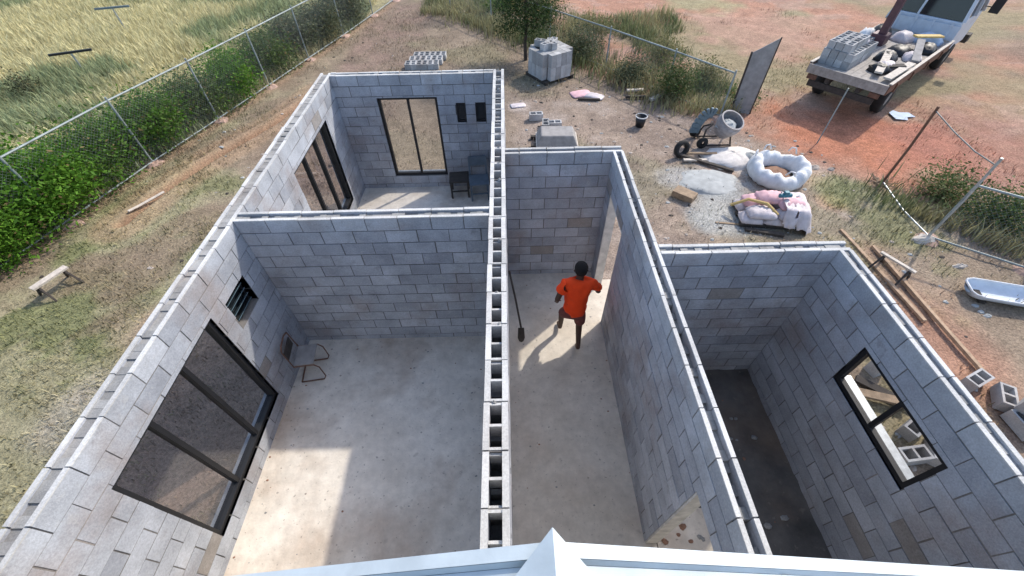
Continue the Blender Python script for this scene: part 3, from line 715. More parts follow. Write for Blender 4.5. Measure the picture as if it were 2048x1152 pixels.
# the open bay: two tall posts with a pole between their tops
g = empty('gate_bay', (8.9, 7.5, GZ), 'open gate bay of two thin tall posts joined by a top pole and ground rail', 'gate')
for (x, y, mt, r) in ((.2, 1.05, 'rust', .028), (-.06, -.95, 'galv', .024)):
    m = MB(); m.tube([(x, y, -.1), (x+.02, y, 1.0), (x-.02, y+.0, 1.95)], r, 8); m.build('post', mt, g)
m = MB(); m.tube([(.18, 1.05, 1.86), (.1, .3, 1.78), (.0, -.4, 1.76), (-.06, -.95, 1.8)], .011, 6); m.build('top_wire', 'wire', g)
m = MB(); m.tube([(.2, 1.05, .1), (.05, 0, .06), (-.06, -.95, .12)], .014, 6); m.build('ground_rail', 'galv', g)
def block_at(px, py): return (px, py, gz(px, py))
m = MB(); m.lump((8.8, 6.53, GZ-.03), .28, .15, .17, 12, 5, .2); tag(m.build('concrete_footing', 'palewood', None), 'lumpy pale concrete footing at the base of the gate post', 'footing')
m = MB(); m.lump((9.0, 5.75, GZ-.03), .16, .07, .1, 10, 4, .2); tag(m.build('stone', 'palewood'), 'pale stone on the ground left of the metal trough', 'stone', 'stones lying in the yard')
m = MB()
for k in range(16):
    a, q = random.random()*6.28, random.random()*.32; m.lump((9.12+math.cos(a)*q, 8.6+math.sin(a)*q, GZ-.03), random.uniform(.05, .12), random.uniform(.05, .1), random.uniform(.06, .16), 7, 3, .3)
for k in range(9):
    a = random.random()*6.28; m.tube([(9.12, 8.6, GZ), (9.12+math.cos(a)*.3, 8.6+math.sin(a)*.3, GZ+random.uniform(.05, .25))], .012, 5)
tag(m.build('rubble_heap', 'timber'), 'small brown heap of rubble and twigs round the foot of the rusty gate post', 'rubble')
m = MB(); m.lump((0, 0, 0), .16, .16, .3, 12, 6, .03); o = m.build('white_drum', 'white', None, True); o.location = (10.75, 5.9, GZ)
tag(o, 'whitish round drum behind the fence at the right photo edge', 'drum')
# T shaped posts standing in the field
for i, (x, y, ang, h, lab) in enumerate(((-17.0, 21.45, .28, .85, 'T shaped metal post in the straw field, the farther one at the top'), (-15.85, 16.85, .4, .62, 'T shaped metal post in the straw field, the nearer and darker one'))):
    t = empty('tee_post', (x, y, GZ), lab, 'post', ang, 'T shaped posts in the field')
    m = MB(); m.tube([(0, 0, -.1), (0, 0, h)], .035, 8); m.build('post', 'galv', t)
    m = MB(); m.box(-.66, .66, -.035, .035, h, h+.07); m.build('crossbar', ('bluegrey', 'black')[i], t)

# ------------------------------------------------------------------ loose hollow blocks
mb = MB(); bl, bw, bh, sh_ = .2, .1, .1, .032
mb.box(-bl, bl, -bw, -bw+sh_, -bh, bh); mb.box(-bl, bl, bw-sh_, bw, -bh, bh)
for x0 in (-bl, -.016, bl-sh_): mb.box(x0, x0+sh_, -bw+sh_, bw-sh_, -bh, bh-.001)
mb.box(-bl+sh_, bl-sh_, -bw+sh_, bw-sh_, -bh+.001, -bh+.02)
BLK = mb.build('hollow_block', 'looseblock'); first = [True]
def loose(loc, rot, label, group, parent=None):
    o = BLK if first[0] else BLK.copy()
    if not first[0]: COL.objects.link(o)
    first[0] = False
    o.location = loc; o.rotation_euler = rot
    return tag(o, label, 'concrete block', group)
# pallet stack under the tree
PS = (1.52, 15.45); pr = R(32); cz = gz(*PS)
p = empty('wooden_pallet', (PS[0], PS[1], cz), 'dark wooden pallet under the tall stack of grey blocks beside the tree', 'pallet', pr)
m = MB()
for x in (-.55, 0, .55): m.box(x-.05, x+.05, -.6, .6, .0, .09)
m.build('bearer', 'darkwood', p); m = MB()
for k in range(7): m.box(-.62, .62, -.6+k*.18, -.49+k*.18, .092, .115)
m.build('deck', 'darkwood', p)
for lv in range(2):
    for i in range(6):
        for j in range(6):
            if 0 < i < 5 and 0 < j < 5 and lv == 0: continue
            if abs(i-2.5)+abs(j-2.5) > 4.2: continue
            lx, ly = -.52+i*.21+random.uniform(-.006, .006), -.52+j*.21+random.uniform(-.006, .006)
            wx, wy = lx*math.cos(pr)-ly*math.sin(pr), lx*math.sin(pr)+ly*math.cos(pr)
            if lv == 1 and random.random() < .12: continue
            loose((PS[0]+wx, PS[1]+wy, cz+.118+.201+lv*.403), (0, R(90), pr+R(random.uniform(-2, 2))+(R(90) if (i+j) % 2 else 0)), 'grey hollow block standing on end in the pallet stack beside the tree', 'blocks stacked on the pallet')
for k in range(7):
    a = random.random()*6.28; q = random.random()*.42
    loose((PS[0]+math.cos(a)*q, PS[1]+math.sin(a)*q, cz+.118+.403*2+.102), (0, 0, a), 'grey hollow block lying loose on top of the pallet stack beside the tree', 'blocks on top of the pallet stack')
# row behind the back wall
for i in range(6):
    for j in range(3):
        loose((-3.6+i*.205+.1*j, 16.45+j*.43, GZ+.1), (0, 0, R(90+random.uniform(-3, 3))), 'hollow block with open cores in the row set out behind the back window wall', 'blocks set out behind the house')
# tumbled blocks outside the right wall
TB = [(7.30, 3.18, .10, 0, 0, .4), (7.52, 2.88, .10, 0, 0, 1.0), (7.66, 2.50, .10, 0, 0, .8), (7.86, 2.62, .1, 90, 0, .3), (7.45, 2.45, .1, 0, 0, 1.6), (7.78, 2.2, .1, 0, 0, .2), (7.55, 2.1, .1, 0, 90, .9), (8.0, 2.3, .1, 0, 0, 1.3), (7.62, 2.68, .3, 0, 0, .5), (7.8, 2.4, .3, 12, 0, 1.2), (5.85, 2.45, .1, 0, 0, .5), (5.95, 2.1, .1, 90, 0, 1.0), (5.55, 2.05, .1, 0, 0, .1), (5.9, 3.45, .1, 0, 90, .3)]
for k, (x, y, z, rx, ry, rz) in enumerate(TB):
    loose((x, y, GZ+z), (R(rx), R(ry), rz), 'hollow block lying tumbled on the ground outside the right hand wall' if k < 10 else 'hollow block lying on the ground, seen through the right hand window', 'tumbled blocks at the right edge' if k < 10 else 'blocks seen through the right window')
# beside the front wall: three blocks and an upturned mortar pan
for (x, y, z, r_, lab) in ((.87, 12.3, .1, .05, 'single hollow block standing behind the mortar pan, cores upward'), (1.12, 11.75, .1, 1.5, 'hollow block lying left behind the mortar pan'), (1.38, 11.75, .1, .02, 'hollow block lying right behind the mortar pan')):
    loose((x, y, GZ+z), (0, 0, r_), lab, 'blocks near the mortar pan')
t = empty('mortar_pan', (1.36, 10.86, GZ), 'pale grey upturned mortar pan on dark runners beyond the corridor end wall', 'pan', R(-2))
m = MB(); a_, b_, h_ = (.56, .40), (.44, .28), .26
bot = [(-a_[0], -a_[1], .12), (a_[0], -a_[1], .12), (a_[0], a_[1], .12), (-a_[0], a_[1], .12)]; tp = [(-b_[0], -b_[1], .12+h_), (b_[0], -b_[1], .12+h_), (b_[0], b_[1], .12+h_), (-b_[0], b_[1], .12+h_)]
m.quadbox(bot+tp); m.build('pan_body', 'sheet', t, bevel=.03)
m = MB()
for (p0, p1) in ((0, 1), (1, 2), (2, 3), (3, 0)): m.tube([bot[p0], bot[p1]], .018, 6)
m.build('rim', 'palewood', t); m = MB()
for y in (-.25, .25): m.box(-.72, .5, y-.05, y+.05, 0, .1)
m.build('runner', 'darkwood', t)
# ------------------------------------------------------------------ yard clutter
t = empty('bucket', (3.9, 11.75, GZ), 'small black bucket with a pale rim standing alone on the bare soil', 'bucket')
m = MB(); m.lathe([(.0, 0), (.12, 0), (.16, .3), (.15, .3), (.115, .02), (0, .02)], n=20); m.build('body', 'black', t, True)
m = MB(); m.lathe([(.155, .285), (.172, .285), (.172, .312), (.155, .312), (.155, .285)], n=20); m.build('rim', 'white', t)
m = MB(); m.tube([(.165*math.cos(a), .165*math.sin(a)*.3-.0, .3+.1*math.sin(a)) for a in np.linspace(0, math.pi, 9)], .006, 5); m.build('handle', 'wire', t)
def bag(loc, rz, sx, sy, sz, mt, label, group=None, name='cement_bag'):
    m = MB(); n, k = 14, 8; o = len(m.v)
    for j in range(k+1):
        for i in range(n+1):
            u, v = -1+2*i/n, -1+2*j/k; e = (1-abs(u)**3.5)*(1-abs(v)**3.5)
            m.v.append((u*sx*(1-.1*abs(v)**3), v*sy*(1-.12*abs(u)**4), sz*(.12+e*.88)+random.uniform(-.5, .5)*sz*.28))
    for j in range(k):
        for i in range(n): a = o+j*(n+1)+i; m.f.append((a, a+1, a+n+2, a+n+1)); m.mi.append(0); m.t.append(.5)
    bd = [i for i in range(n+1)]+[(j)*(n+1)+n for j in range(1, k+1)]+[k*(n+1)+i for i in range(n-1, -1, -1)]+[j*(n+1) for j in range(k-1, 0, -1)]
    q = len(m.v)
    for i in bd: v = m.v[i]; m.v.append((v[0]*.96, v[1]*.96, 0))
    for i in range(len(bd)): j = (i+1) % len(bd); m.f.append((bd[j], bd[i], q+i, q+j)); m.mi.append(0); m.t.append(.5)
    ob = m.build(name, mt, None, True); ob.location = loc; ob.rotation_euler = (0, 0, rz)
    return tag(ob, label, 'bag', group)
bag((2.45, 13.98, GZ), .3, .36, .26, .06, 'pinkbag', 'flattened pinkish cement bag on the ground right of the block pallet', 'empty cement bags on the ground')
bag((2.85, 13.78, GZ), -.5, .34, .22, .07, 'greybag', 'crumpled grey cement bag beside the flattened pinkish one', 'empty cement bags on the ground')
bag((.35, 13.25, GZ), .2, .25, .16, .03, 'greybag', 'scrap of white sacking lying at the long wall, left of the blocks', 'empty cement bags on the ground')
def plank(a, b, w_, h_, mt, label, group, name='timber_plank', cat='plank'):
    m = MB(); m.bar(a, b, w_, h_); return tag(m.build(name, mt, None, bevel=.004), label, cat, group)
plank((2.3, 13.55, GZ+.04), (3.0, 13.45, GZ+.04), .08, .06, 'darkwood', 'dark offcut of timber below the empty cement bags', 'timber scraps by the bush')
plank((3.95, 13.95, GZ+.1), (4.5, 13.95, GZ+.12), .12, .05, 'palewood', 'pale board leaning on the scraps in front of the low bush', 'timber scraps by the bush')
plank((3.85, 13.6, GZ+.05), (4.55, 13.55, GZ+.05), .1, .08, 'darkwood', 'dark board lying before the pale board near the low bush', 'timber scraps by the bush')
plank((4.6, 13.35, GZ+.04), (4.95, 13.6, GZ+.06), .14, .08, 'palewood', 'short pale offcut at the dark end of the scrap timber', 'timber scraps by the bush')
plank((4.0, 8.42, GZ+.07), (4.38, 8.08, GZ+.07), .3, .16, 'timber', 'thick brown timber block lying on the spilt cement', 'timber scraps on the cement patch')
plank((4.55, 9.98, GZ+.1), (5.75, 9.25, GZ+.04), .1, .05, 'darkwood', 'dark narrow plank slanting across the white sand heap', 'planks across the sand heap')
plank((4.6, 9.75, GZ+.08), (5.2, 9.72, GZ+.08), .09, .04, 'palewood', 'pale short plank at the left foot of the white sand heap', 'planks across the sand heap')
plank((4.75, 10.05, GZ+.09), (5.5, 9.9, GZ+.16), .08, .04, 'timber', 'brown plank leaning up onto the white sand heap', 'planks across the sand heap')
for (x, y, sx, sy, sz, mt, nm, lab) in ((5.95, 9.85, .85, .55, .22, 'whitesand', 'sand_heap', 'heap of white sand below the cement mixer'), (5.0, 8.85, .75, .6, .07, 'cement', 'cement_spill', 'grey spread of spilt cement on the soil'), (6.35, 9.75, .3, .22, .24, 'cement', 'cement_lump', 'dark grey lump of set mortar left of the round white bag')):
    m = MB(); m.lump((0, 0, -.02), sx, sy, sz, 26, 7, .12); o = m.build(nm, mt, None, True); o.location = (x, y, gz(x, y)); tag(o, lab, 'heap')
# concrete mixer
t = empty('cement_mixer', (5.65, 10.75, GZ), 'small cement mixer with a grey drum and blue motor cover near the white sand', 'cement mixer'); t.scale = (.86, .86, .86)
mt = Matrix.Translation((.22, 0, .28)) @ Matrix.Rotation(R(12), 4, 'Y') @ Matrix.Rotation(R(22), 4, 'X')
m = MB(); m.lathe([(0, 0), (.16, .0), (.27, .10), (.385, .42), (.39, .5), (.36, .62), (.34, .62), (.365, .5), (.36, .42), (.25, .12), (.14, .03), (0, .03)], n=28, mtx=mt); m.build('drum', 'drum', t, True)
m = MB(); m.lathe([(.33, .6), (.375, .6), (.375, .65), (.33, .65), (.33, .6)], n=28, mtx=mt); m.build('drum_rim', 'drum', t)
m = MB(); m.lump((.22+.02, -.16, .62), .3, .28, .2, 12, 5, .15); m.build('mix', 'cement', t)
m = MB()
arc = [(-.62+.36*(1-math.cos(a))+.0, -.05, .30+.72*math.sin(a)) for a in np.linspace(.1, 1.9, 9)]
for p0, p1 in zip(arc[:-1], arc[1:]): m.bar(p0, p1, .3, .09, (0, 1, 0))
m.v = [(a-.05, b, c) for a, b, c in m.v]
m.build('motor_cover', 'bluegrey', t, False, .02)
m = MB()
for p in ([(-.42, -.3, 0), (-.32, -.12, .5), (-.1, 0, .62)], [(-.42, .3, 0), (-.32, .12, .5), (-.1, 0, .62)], [(.55, -.28, 0), (.5, -.05, .45), (.6, 0, .55)], [(.55, .28, 0), (.5, .05, .45)], [(-.42, -.3, .05), (.55, -.28, .05)], [(-.42, .3, .05), (.55, .28, .05)]): m.tube(p, .028, 7)
m.build('frame', 'darkwood', t)
for y in (-.36, .36):
    m = MB(); m.lathe([(.06, -.035), (.17, -.035), (.18, 0), (.17, .035), (.06, .035)], (-.42, y, .18), 18, mtx=Matrix.Rotation(R(90), 4, 'X')); m.build('wheel', 'rubber', t, True)
m = MB(); m.lathe([(.13, -.06), (.21, -.06), (.23, 0), (.21, .06), (.13, .06), (.13, -.06)], n=22, mtx=Matrix.Rotation(R(78), 4, 'X') @ Matrix.Rotation(R(20), 4, 'Y')); o = m.build('old_tyre', 'rubber', None, True); o.location = (4.6, 10.05, GZ+.22)
tag(o, 'small black tyre standing on edge left of the white sand heap', 'tyre')
# round open bulk bag
t = empty('bulk_bag', (6.72, 9.02, gz(6.7, 9)), 'round white bulk bag rolled down like a ring, brown sand inside', 'bulk bag')
pr_ = [(.64, 0), (.70, .07), (.715, .16), (.70, .26), (.65, .335), (.58, .37), (.50, .36), (.44, .30), (.40, .2), (.40, .05)]
m = MB(); m.lathe(pr_, n=72, wob=.018); m.v = [(x*(1+.04*math.sin(2*math.atan2(y, x)+.6)), y*(1+.03*math.cos(3*math.atan2(y, x))), z*(1+.12*math.sin(math.atan2(y, x)*2+2)+.09*math.sin(math.atan2(y, x)*5)+.07*math.sin(math.atan2(y, x)*13+z*9))+random.uniform(-.014, .014)) for x, y, z in m.v]; m.build('bag_ring', 'white', t, True)
m = MB(); m.lump((0, 0, .02), .38, .38, .13, 16, 5, .12); m.build('sand', 'sand', t, True)
for a in (.6, 1.6, 2.4, 4.4):
    m = MB(); x, y = math.cos(a), math.sin(a)
    m.tube([(x*.6, y*.6, .40), (x*.62-y*.07, y*.62+x*.07, .52), (x*.62-y*.16, y*.62+x*.16, .50), (x*.58-y*.2, y*.58+x*.2, .40)], .018, 6); m.build('loop', 'white', t, True)
# wrapped pile of cement bags
PB = empty('pallet', (5.85, 7.4, gz(5.85, 7.4)), 'low dark pallet under the pile of pink and white cement bags', 'pallet', R(-8))
m = MB()
for y in (-.36, 0, .36): m.box(-.72, .72, y-.05, y+.05, 0, .08)
m.build('bearer', 'darkwood', PB); m = MB()
for k in range(8): m.box(-.72+k*.185, -.6+k*.185, -.44, .44, .082, .1)
m.build('deck', 'darkwood', PB)
gzp = PB.location.z
k = 0
LBL = ['{} cement bag {} the pile beside the round white bag'.format(c, w_) for c, w_ in (('grey', 'at the left front of'), ('grey pink', 'at the middle front of'), ('pale', 'at the right front of'), ('grey', 'at the left back of'), ('pink', 'at the middle back of'), ('pale pink', 'at the right back of'), ('dusty', 'second layer left front in'), ('pale pink', 'second layer right front of'), ('pink', 'second layer left back of'), ('white pink', 'second layer right back in'), ('pink', 'topmost at the back of'), ('whitish pink', 'topmost at the right of'))]
PL = [(-.48, -.22, .1, 'greybag'), (0, -.22, .1, 'greybag'), (.48, -.22, .1, 'greybag'), (-.48, .22, .1, 'greybag'), (0, .22, .1, 'pinkbag'), (.48, .22, .1, 'greybag'), (-.3, -.2, .235, 'greybag'), (.32, -.2, .235, 'greybag'), (-.3, .22, .235, 'pinkbag'), (.34, .22, .235, 'greybag'), (-.05, .2, .365, 'pinkbag'), (.36, -.02, .365, 'pinkbag')]
for (lx, ly, lz, mt_), lab in zip(PL, LBL):
    c_, s_ = math.cos(R(-8)), math.sin(R(-8))
    bag((5.85+lx*c_-ly*s_, 7.4+lx*s_+ly*c_, gzp+lz), R(-8+random.uniform(-6, 6))+(0 if k % 2 else .05), .255 if lz < .2 else .32, .215, .14, mt_, lab, 'cement bags on the pallet'); k += 1
m = MB(); o = len(m.v); n = 16                     # crumpled plastic sheet thrown over the right end
for j in range(n+1):
    for i in range(n+1):
        u, v = i/n, j/n; x = .12+.68*u; y = -.53+1.0*v
        h = .46-.40*sstep(.7, 1., np.array(u))-.34*sstep(.22, 0, np.array(v))-.3*sstep(.9, 1, np.array(v))
        m.v.append((x+random.uniform(-.015, .015), y+random.uniform(-.015, .015), float(h)+random.uniform(-.022, .022)))
for j in range(n):
    for i in range(n):
        if (i*7+j*3) % 41 < 3 and i < 8: continue
        a = o+j*(n+1)+i; m.f.append((a, a+1, a+n+2, a+n+1)); m.mi.append(0); m.t.append(.5)
ob = m.build('plastic_sheet', 'greybag', None, True); ob.location = (5.85, 7.4, gzp+.02); ob.rotation_euler = (0, 0, R(-14))
so = ob.modifiers.new('thick', 'SOLIDIFY'); so.thickness = .004
tag(ob, 'crumpled whitish plastic sheet thrown over the right end of the cement bag pile', 'plastic sheet')
m = MB(); m.tube([(-.13, 0, 0), (.13, 0, 0)], .05, 10); m.box(-.05, .05, -.045, .045, 0, .1); ob = m.build('teal_canister', 'teal', None, False, .01); ob.location = (5.98, 7.42, gzp+.57); tag(ob, 'small teal canister lying on top of the cement bags', 'canister')
m = MB(); m.tube([(5.0, 7.62, gzp+.2), (5.3, 7.55, gzp+.4), (5.6, 7.32, gzp+.44), (5.8, 7.1, gzp+.3)], .035, 7); tag(m.build('straw_rope', 'yellow'), 'straw yellow strip draped over the left end of the cement bags', 'rope')
plank((5.15, 6.98, GZ+.05), (5.9, 6.75, GZ+.05), .1, .06, 'darkwood', 'dark timber offcut at the front foot of the cement bag pile', 'timber by the cement bags')
plank((4.6, 7.25, GZ+.03), (5.2, 7.15, GZ+.03), .05, .03, 'timber', 'thin stick on the ground left of the cement bag pile', 'timber by the cement bags')
# standing board
t = empty('standing_board', (7.14, 12.45, GZ), 'tall weathered grey board standing upright between the bush and red clay', 'board', math.atan2(-.22, .45))
m = MB(); m.v += [(-.25, -.02, 0), (.25, -.02, 0), (.27, .10, 2.05), (-.27, .10, 1.62), (-.25, .02, 0), (.25, .02, 0), (.27, .14, 2.05), (-.27, .14, 1.62)]
for fc in ((0,1,2,3), (7,6,5,4), (4,5,1,0), (5,6,2,1), (6,7,3,2), (7,4,0,3)): m.f.append(fc); m.mi.append(0); m.t.append(.5)
m.build('panel', 'sheet', t); m = MB(); m.bar((-.27, 0, 0), (-.29, .12, 1.64), .05, .06, (0, 1, 0)); m.bar((.27, 0, 0), (.29, .12, 2.08), .03, .05, (0, 1, 0)); m.build('batten', 'darkwood', t)
# metal trough
t = empty('metal_trough', (9.3, 4.83, GZ), 'long pale galvanised trough lying on the dry ground at the right photo edge', 'trough', R(-17))
m = MB(); n = 10; ro = len(m.v); hw, ln, hh = .25, .80, .19
secs = []
for (x, s_) in ((-ln, .55), (-ln+.05, .85), (-ln+.16, 1), (ln-.16, 1), (ln-.05, .85), (ln, .55)):
    secs.append([(x, -math.cos(math.pi*i/n)*hw*s_, hh-math.sin(math.pi*i/n)*hh*s_*.95+.005) for i in range(n+1)])
for S in secs: m.v += S
for a in range(5):
    for i in range(n): q = ro+a*(n+1)+i; m.f.append((q, q+1, q+n+2, q+n+1)); m.mi.append(0); m.t.append(.5)
m.f.append(tuple(range(ro, ro+n+1))); m.mi.append(0); m.t.append(.5); m.f.append(tuple(range(ro+5*(n+1), ro+6*(n+1)))); m.mi.append(0); m.t.append(.5)
b_ = m.build('basin', 'troughmetal', t, True); so = b_.modifiers.new('thick', 'SOLIDIFY'); so.thickness = .012
m = MB(); rim = [S[0] for S in secs]+[S[-1] for S in secs[::-1]]; m.tube(rim+[rim[0]], .018, 6); m.build('rim', 'white', t)
m = MB()
for x in (-.55, .55): m.box(x-.05, x+.05, -.2, .2, 0, .05)
m.build('foot', 'darkwood', t)
# sawhorses
def sawhorse(loc, rz, w_, mt_, lab, sc_=.72):
    t = empty('sawhorse', loc, lab, 'sawhorse', rz, 'sawhorses in the yard'); t.scale = (sc_, sc_, sc_)
    m = MB(); m.box(-.45, .45, -w_/2, w_/2, .42, .47); m.build('beam', mt_, t)
    for x in (-.33, .33):
        for s_ in (-1, 1):
            m = MB(); m.bar((x, s_*.05, .42), (x*1.12, s_*.34, 0), .06, .045, (1, 0, 0)); m.build('leg', 'darkwood', t)
        m = MB(); m.bar((x*1.06, -.19, .22), (x*1.06, .19, .22), .03, .05); m.build('brace', 'darkwood', t)
    return t
sawhorse((-8.95, 5.72, gz(-8.9, 5.7)), R(68), .2, 'palewood', 'wooden sawhorse with a wide pale top on the left grass near the fence')
sawhorse((7.45, 5.6, gz(7.4, 5.6)), R(-62), .09, 'palewood', 'small narrow sawhorse beside the right outer wall, below the gate posts')
plank((7.58, 6.35, GZ+.05), (7.60, 3.3, GZ+.05), .065, .06, 'orangewood', 'long orange brown timber lying along the right outer wall', 'long timbers along the right wall')
plank((7.22, 6.9, GZ+.04), (7.36, 4.4, GZ+.04), .07, .05, 'orangewood', 'reddish plank nearest the right outer wall, reaching past its corner', 'long timbers along the right wall')
plank((5.3, 3.05, GZ+.1), (6.0, 2.8, GZ+.14), .14, .05, 'timber', 'brown plank on the ground seen through the right hand window', 'planks seen through the right window')
plank((5.5, 3.3, GZ+.05), (6.3, 2.6, GZ+.05), .14, .05, 'darkwood', 'dark plank crossing under the brown one seen through the right hand window', 'planks seen through the right window')
m = MB(); m.tube([(-8.6, 8.9, GZ+.03), (-8.9, 8.35, GZ+.03), (-9.0, 8.1, GZ+.06)], .03, 6); tag(m.build('pale_stick', 'palewood'), 'pale bent stick beside the near end of the trench', 'stick')
m = MB(); n = 6; pts = [(-.3,-.22),(.02,-.26),(.08,-.12),(.32,-.1),(.26,.12),(.02,.14),(-.04,.3),(-.26,.14)]
m.poly([(x, y, .03+random.uniform(0, .03)) for x, y in pts]); ob = m.build('plastic_scrap', 'bluepaper'); ob.location = (11.75, 11.95, gz(11.75, 11.95)); ob.scale = (1.1, 1.1, 1); so = ob.modifiers.new('thick', 'SOLIDIFY'); so.thickness = .01
tag(ob, 'pale blue scrap of plastic on the red clay near the truck', 'scrap')
for k, (x, y, s_) in enumerate(((-6.1, 3.0, .12), (-6.6, 2.4, .1), (-2.0, 22.9, .2), (-.9, 20.6, .18), (7.9, 9.4, .14), (8.3, 9.3, .1))):
    m = MB(); m.lump((0, 0, -.02), s_, s_*.8, s_*.7, 9, 4, .25); ob = m.build('stone', 'stone'); ob.location = (x, y, gz(x, y))
    tag(ob, ('stone lying on the scraped soil outside the left wall', 'stone on the far bare ground near the end of the fence', 'stone on the ground right of the round white bag')[k//2], 'stone', 'stones lying in the yard')

# ------------------------------------------------------------------ small litter
mb = MB(); pts = []
for k in range(900):
    x, y = (random.uniform(.3, 8.6), random.uniform(6.6, 15)) if k < 560 else ((random.uniform(4.2, 9), random.uniform(1.5, 7)) if k < 720 else (random.uniform(-10, -4), random.uniform(2, 20)))
    if x < 4.1 and y < 6.0 or (x > 7.2 and y > 11): continue
    if k >= 720 and x > -3.9: continue
    pts.append((x, y))
zz = ground_fields(np.array([[p[0] for p in pts]]), np.array([[p[1] for p in pts]]))[1][0]
for k, ((x, y), z) in enumerate(zip(pts, zz)):
    s_ = random.choice((.012, .018, .022, .03, .05)); mb.lump((x, y, z-.006), s_*random.uniform(.8, 1.6), s_, s_*.6, 6, 2, .3, k % 3)
tag(mb.build('stone_chips', ['stone', 'cement', 'darkwood']), 'small stones, mortar chips and twigs scattered over the bare yard soil', 'litter', kind='stuff')
# ------------------------------------------------------------------ truck
ta = math.atan2(TD.y, TD.x)
T = empty('flatbed_truck', (TR0.x, TR0.y, GZ), 'pale blue flatbed truck with rusty sides, loaded with blocks, rear towards the house', 'truck', ta)
BZ = 1.1                                        # deck above ground; local x forward, y left
m = MB()
for k in range(8): m.box(0, 5.0, -1.03+k*.258, -1.03+k*.258+.25, BZ-.06, BZ)
m.build('deck', 'deck', T)
m = MB(); m.box(-.05, .0, -1.06, 1.06, BZ-.16, BZ+.07); m.box(.0, .08, -1.04, 1.04, BZ+.002, BZ+.05); m.build('tail_beam', 'deck', T)
for s in (-1, 1):
    m = MB(); m.box(.0, 5.0, s*1.06-.025, s*1.06+.025, BZ-.18, BZ+.09); m.build('side_rail', 'rust', T)
    m = MB(); m.box(.02, 5.0, s*1.06-.04, s*1.06+.04, BZ+.092, BZ+.115); m.build('rail_top', 'palewood', T)
    for x in (.6, 1.8, 3.0, 4.2):
        m = MB(); m.box(x-.035, x+.035, s*1.06-.06, s*1.06+.06, BZ-.24, BZ-.01); m.build('stake_pocket', 'rust', T)
m = MB()
for s in (-1, 1): m.box(-.0, 7.6, s*.42-.06, s*.42+.06, BZ-.32, BZ-.1)
for x in (.3, 1.8, 3.3, 4.8): m.box(x, x+.1, -1.0, 1.0, BZ-.17, BZ-.065)
m.box(-.02, .04, -.9, .9, BZ-.5, BZ-.34); m.build('chassis', 'darkwood', T)
for x in (1.3, 6.3):
    for s in (-1, 1):
        wl = MB(); pf = [(.2, -.13), (.36, -.14), (.42, -.09), (.42, .09), (.36, .14), (.2, .13)]
        wl.lathe(pf, (x, s*.86, .42), 24, mtx=Matrix.Rotation(R(90), 4, 'X')); wh = wl.build('wheel', 'rubber', T, True)
        rm = MB(); rm.lathe([(0, .05), (.12, .08), (.2, .12), (.21, .0), (.2, -.12), (.12, -.08), (0, -.05)], (x, s*.86, .42), 20, mtx=Matrix.Rotation(R(90), 4, 'X')); rm.build('rim', 'deck', wh, True)
for s in (-1, 1):
    m = MB(); m.box(-.055, -.045+.0, s*.85-.12, s*.85+.12, BZ-.3, BZ-.19); m.box(-.045, .0, s*.85-.13, s*.85+.13, BZ-.31, BZ-.18); m.build('tail_light', 'rust', T)
# cab: crew cab with dark windows
m = MB(); cx0, cx1 = 5.3, 7.35
m.box(cx0, cx1, -.97, .97, BZ-.4, BZ+.52); m.build('cab', 'truckpaint', T, bevel=.03)
m = MB(); tp = [(cx0+.12, -.9), (cx1-.45, -.9), (cx1-.45, .9), (cx0+.12, .9)]; bt = [(cx0+.02, -.98), (cx1-.03, -.98), (cx1-.03, .98), (cx0+.02, .98)]
z0_, z1_ = BZ+.522, BZ+1.14
corners = list(zip(bt, tp))
for (b0, t0) in corners:
    m = MB(); m.bar((b0[0], b0[1], z0_), (t0[0], t0[1], z1_), .09, .09, (1, 0, 0)); m.build('pillar', 'truckpaint', T)
for s in (-1, 1):
    m = MB(); m.bar((cx0+1.1, s*.98, z0_), (cx0+1.05, s*.9, z1_), .1, .08, (1, 0, 0)); m.build('pillar', 'truckpaint', T)
m = MB(); m.bar((cx0+.03, .3, z0_), (cx0+.12, .28, z1_), .06, .06, (1, 0, 0)); m.build('pillar', 'truckpaint', T)
m = MB(); m.box(cx0+.08, cx1-.4, -.94, .94, z1_-.01, z1_+.07); m.build('cab_roof', 'truckpaint', T, bevel=.03)
inset = lambda p, k: (p[0]+(cx0+1.1-p[0])*k, p[1]*(1-k*1.2))
for i in range(4):
    b0, t0 = corners[i]; b1, t1 = corners[(i+1) % 4]; m = MB()
    q = [inset(b0, .03)+(z0_+.01,), inset(b1, .03)+(z0_+.01,), inset(t1, .03)+(z1_-.015,), inset(t0, .03)+(z1_-.015,)]
    q2 = [inset(b0, .045)+(z0_+.01,), inset(b1, .045)+(z0_+.01,), inset(t1, .045)+(z1_-.015,), inset(t0, .045)+(z1_-.015,)]
    m.quadbox(q2+q); m.build('window', 'dark_glass', T)
m = MB(); m.box(cx0-.09, cx0-.03, -1.0, 1.0, BZ+.02, BZ+.43)
for y in (-.75, -.25, .25, .75): m.box(cx0-.115, cx0-.091, y-.03, y+.03, BZ+.02, BZ+.5)
m.build('headboard', 'truckpaint', T)
m = MB(); m.box(7.36, 8.2, -.85, .85, BZ-.35, BZ+.42); m.build('bonnet', 'truckpaint', T, bevel=.08)
m = MB(); m.box(7.95, 8.32, -1.02, 1.02, BZ-.62, BZ-.36); m.build('bumper', 'darkwood', T)
for s in (-1, 1):
    m = MB(); m.box(6.95, 7.05, s*1.28-.13, s*1.28+.13, BZ+.55, BZ+.95); m.bar((7.0, s*1.0, BZ+.7), (7.0, s*1.2, BZ+.7), .03, .03); m.build('mirror', 'black', T)
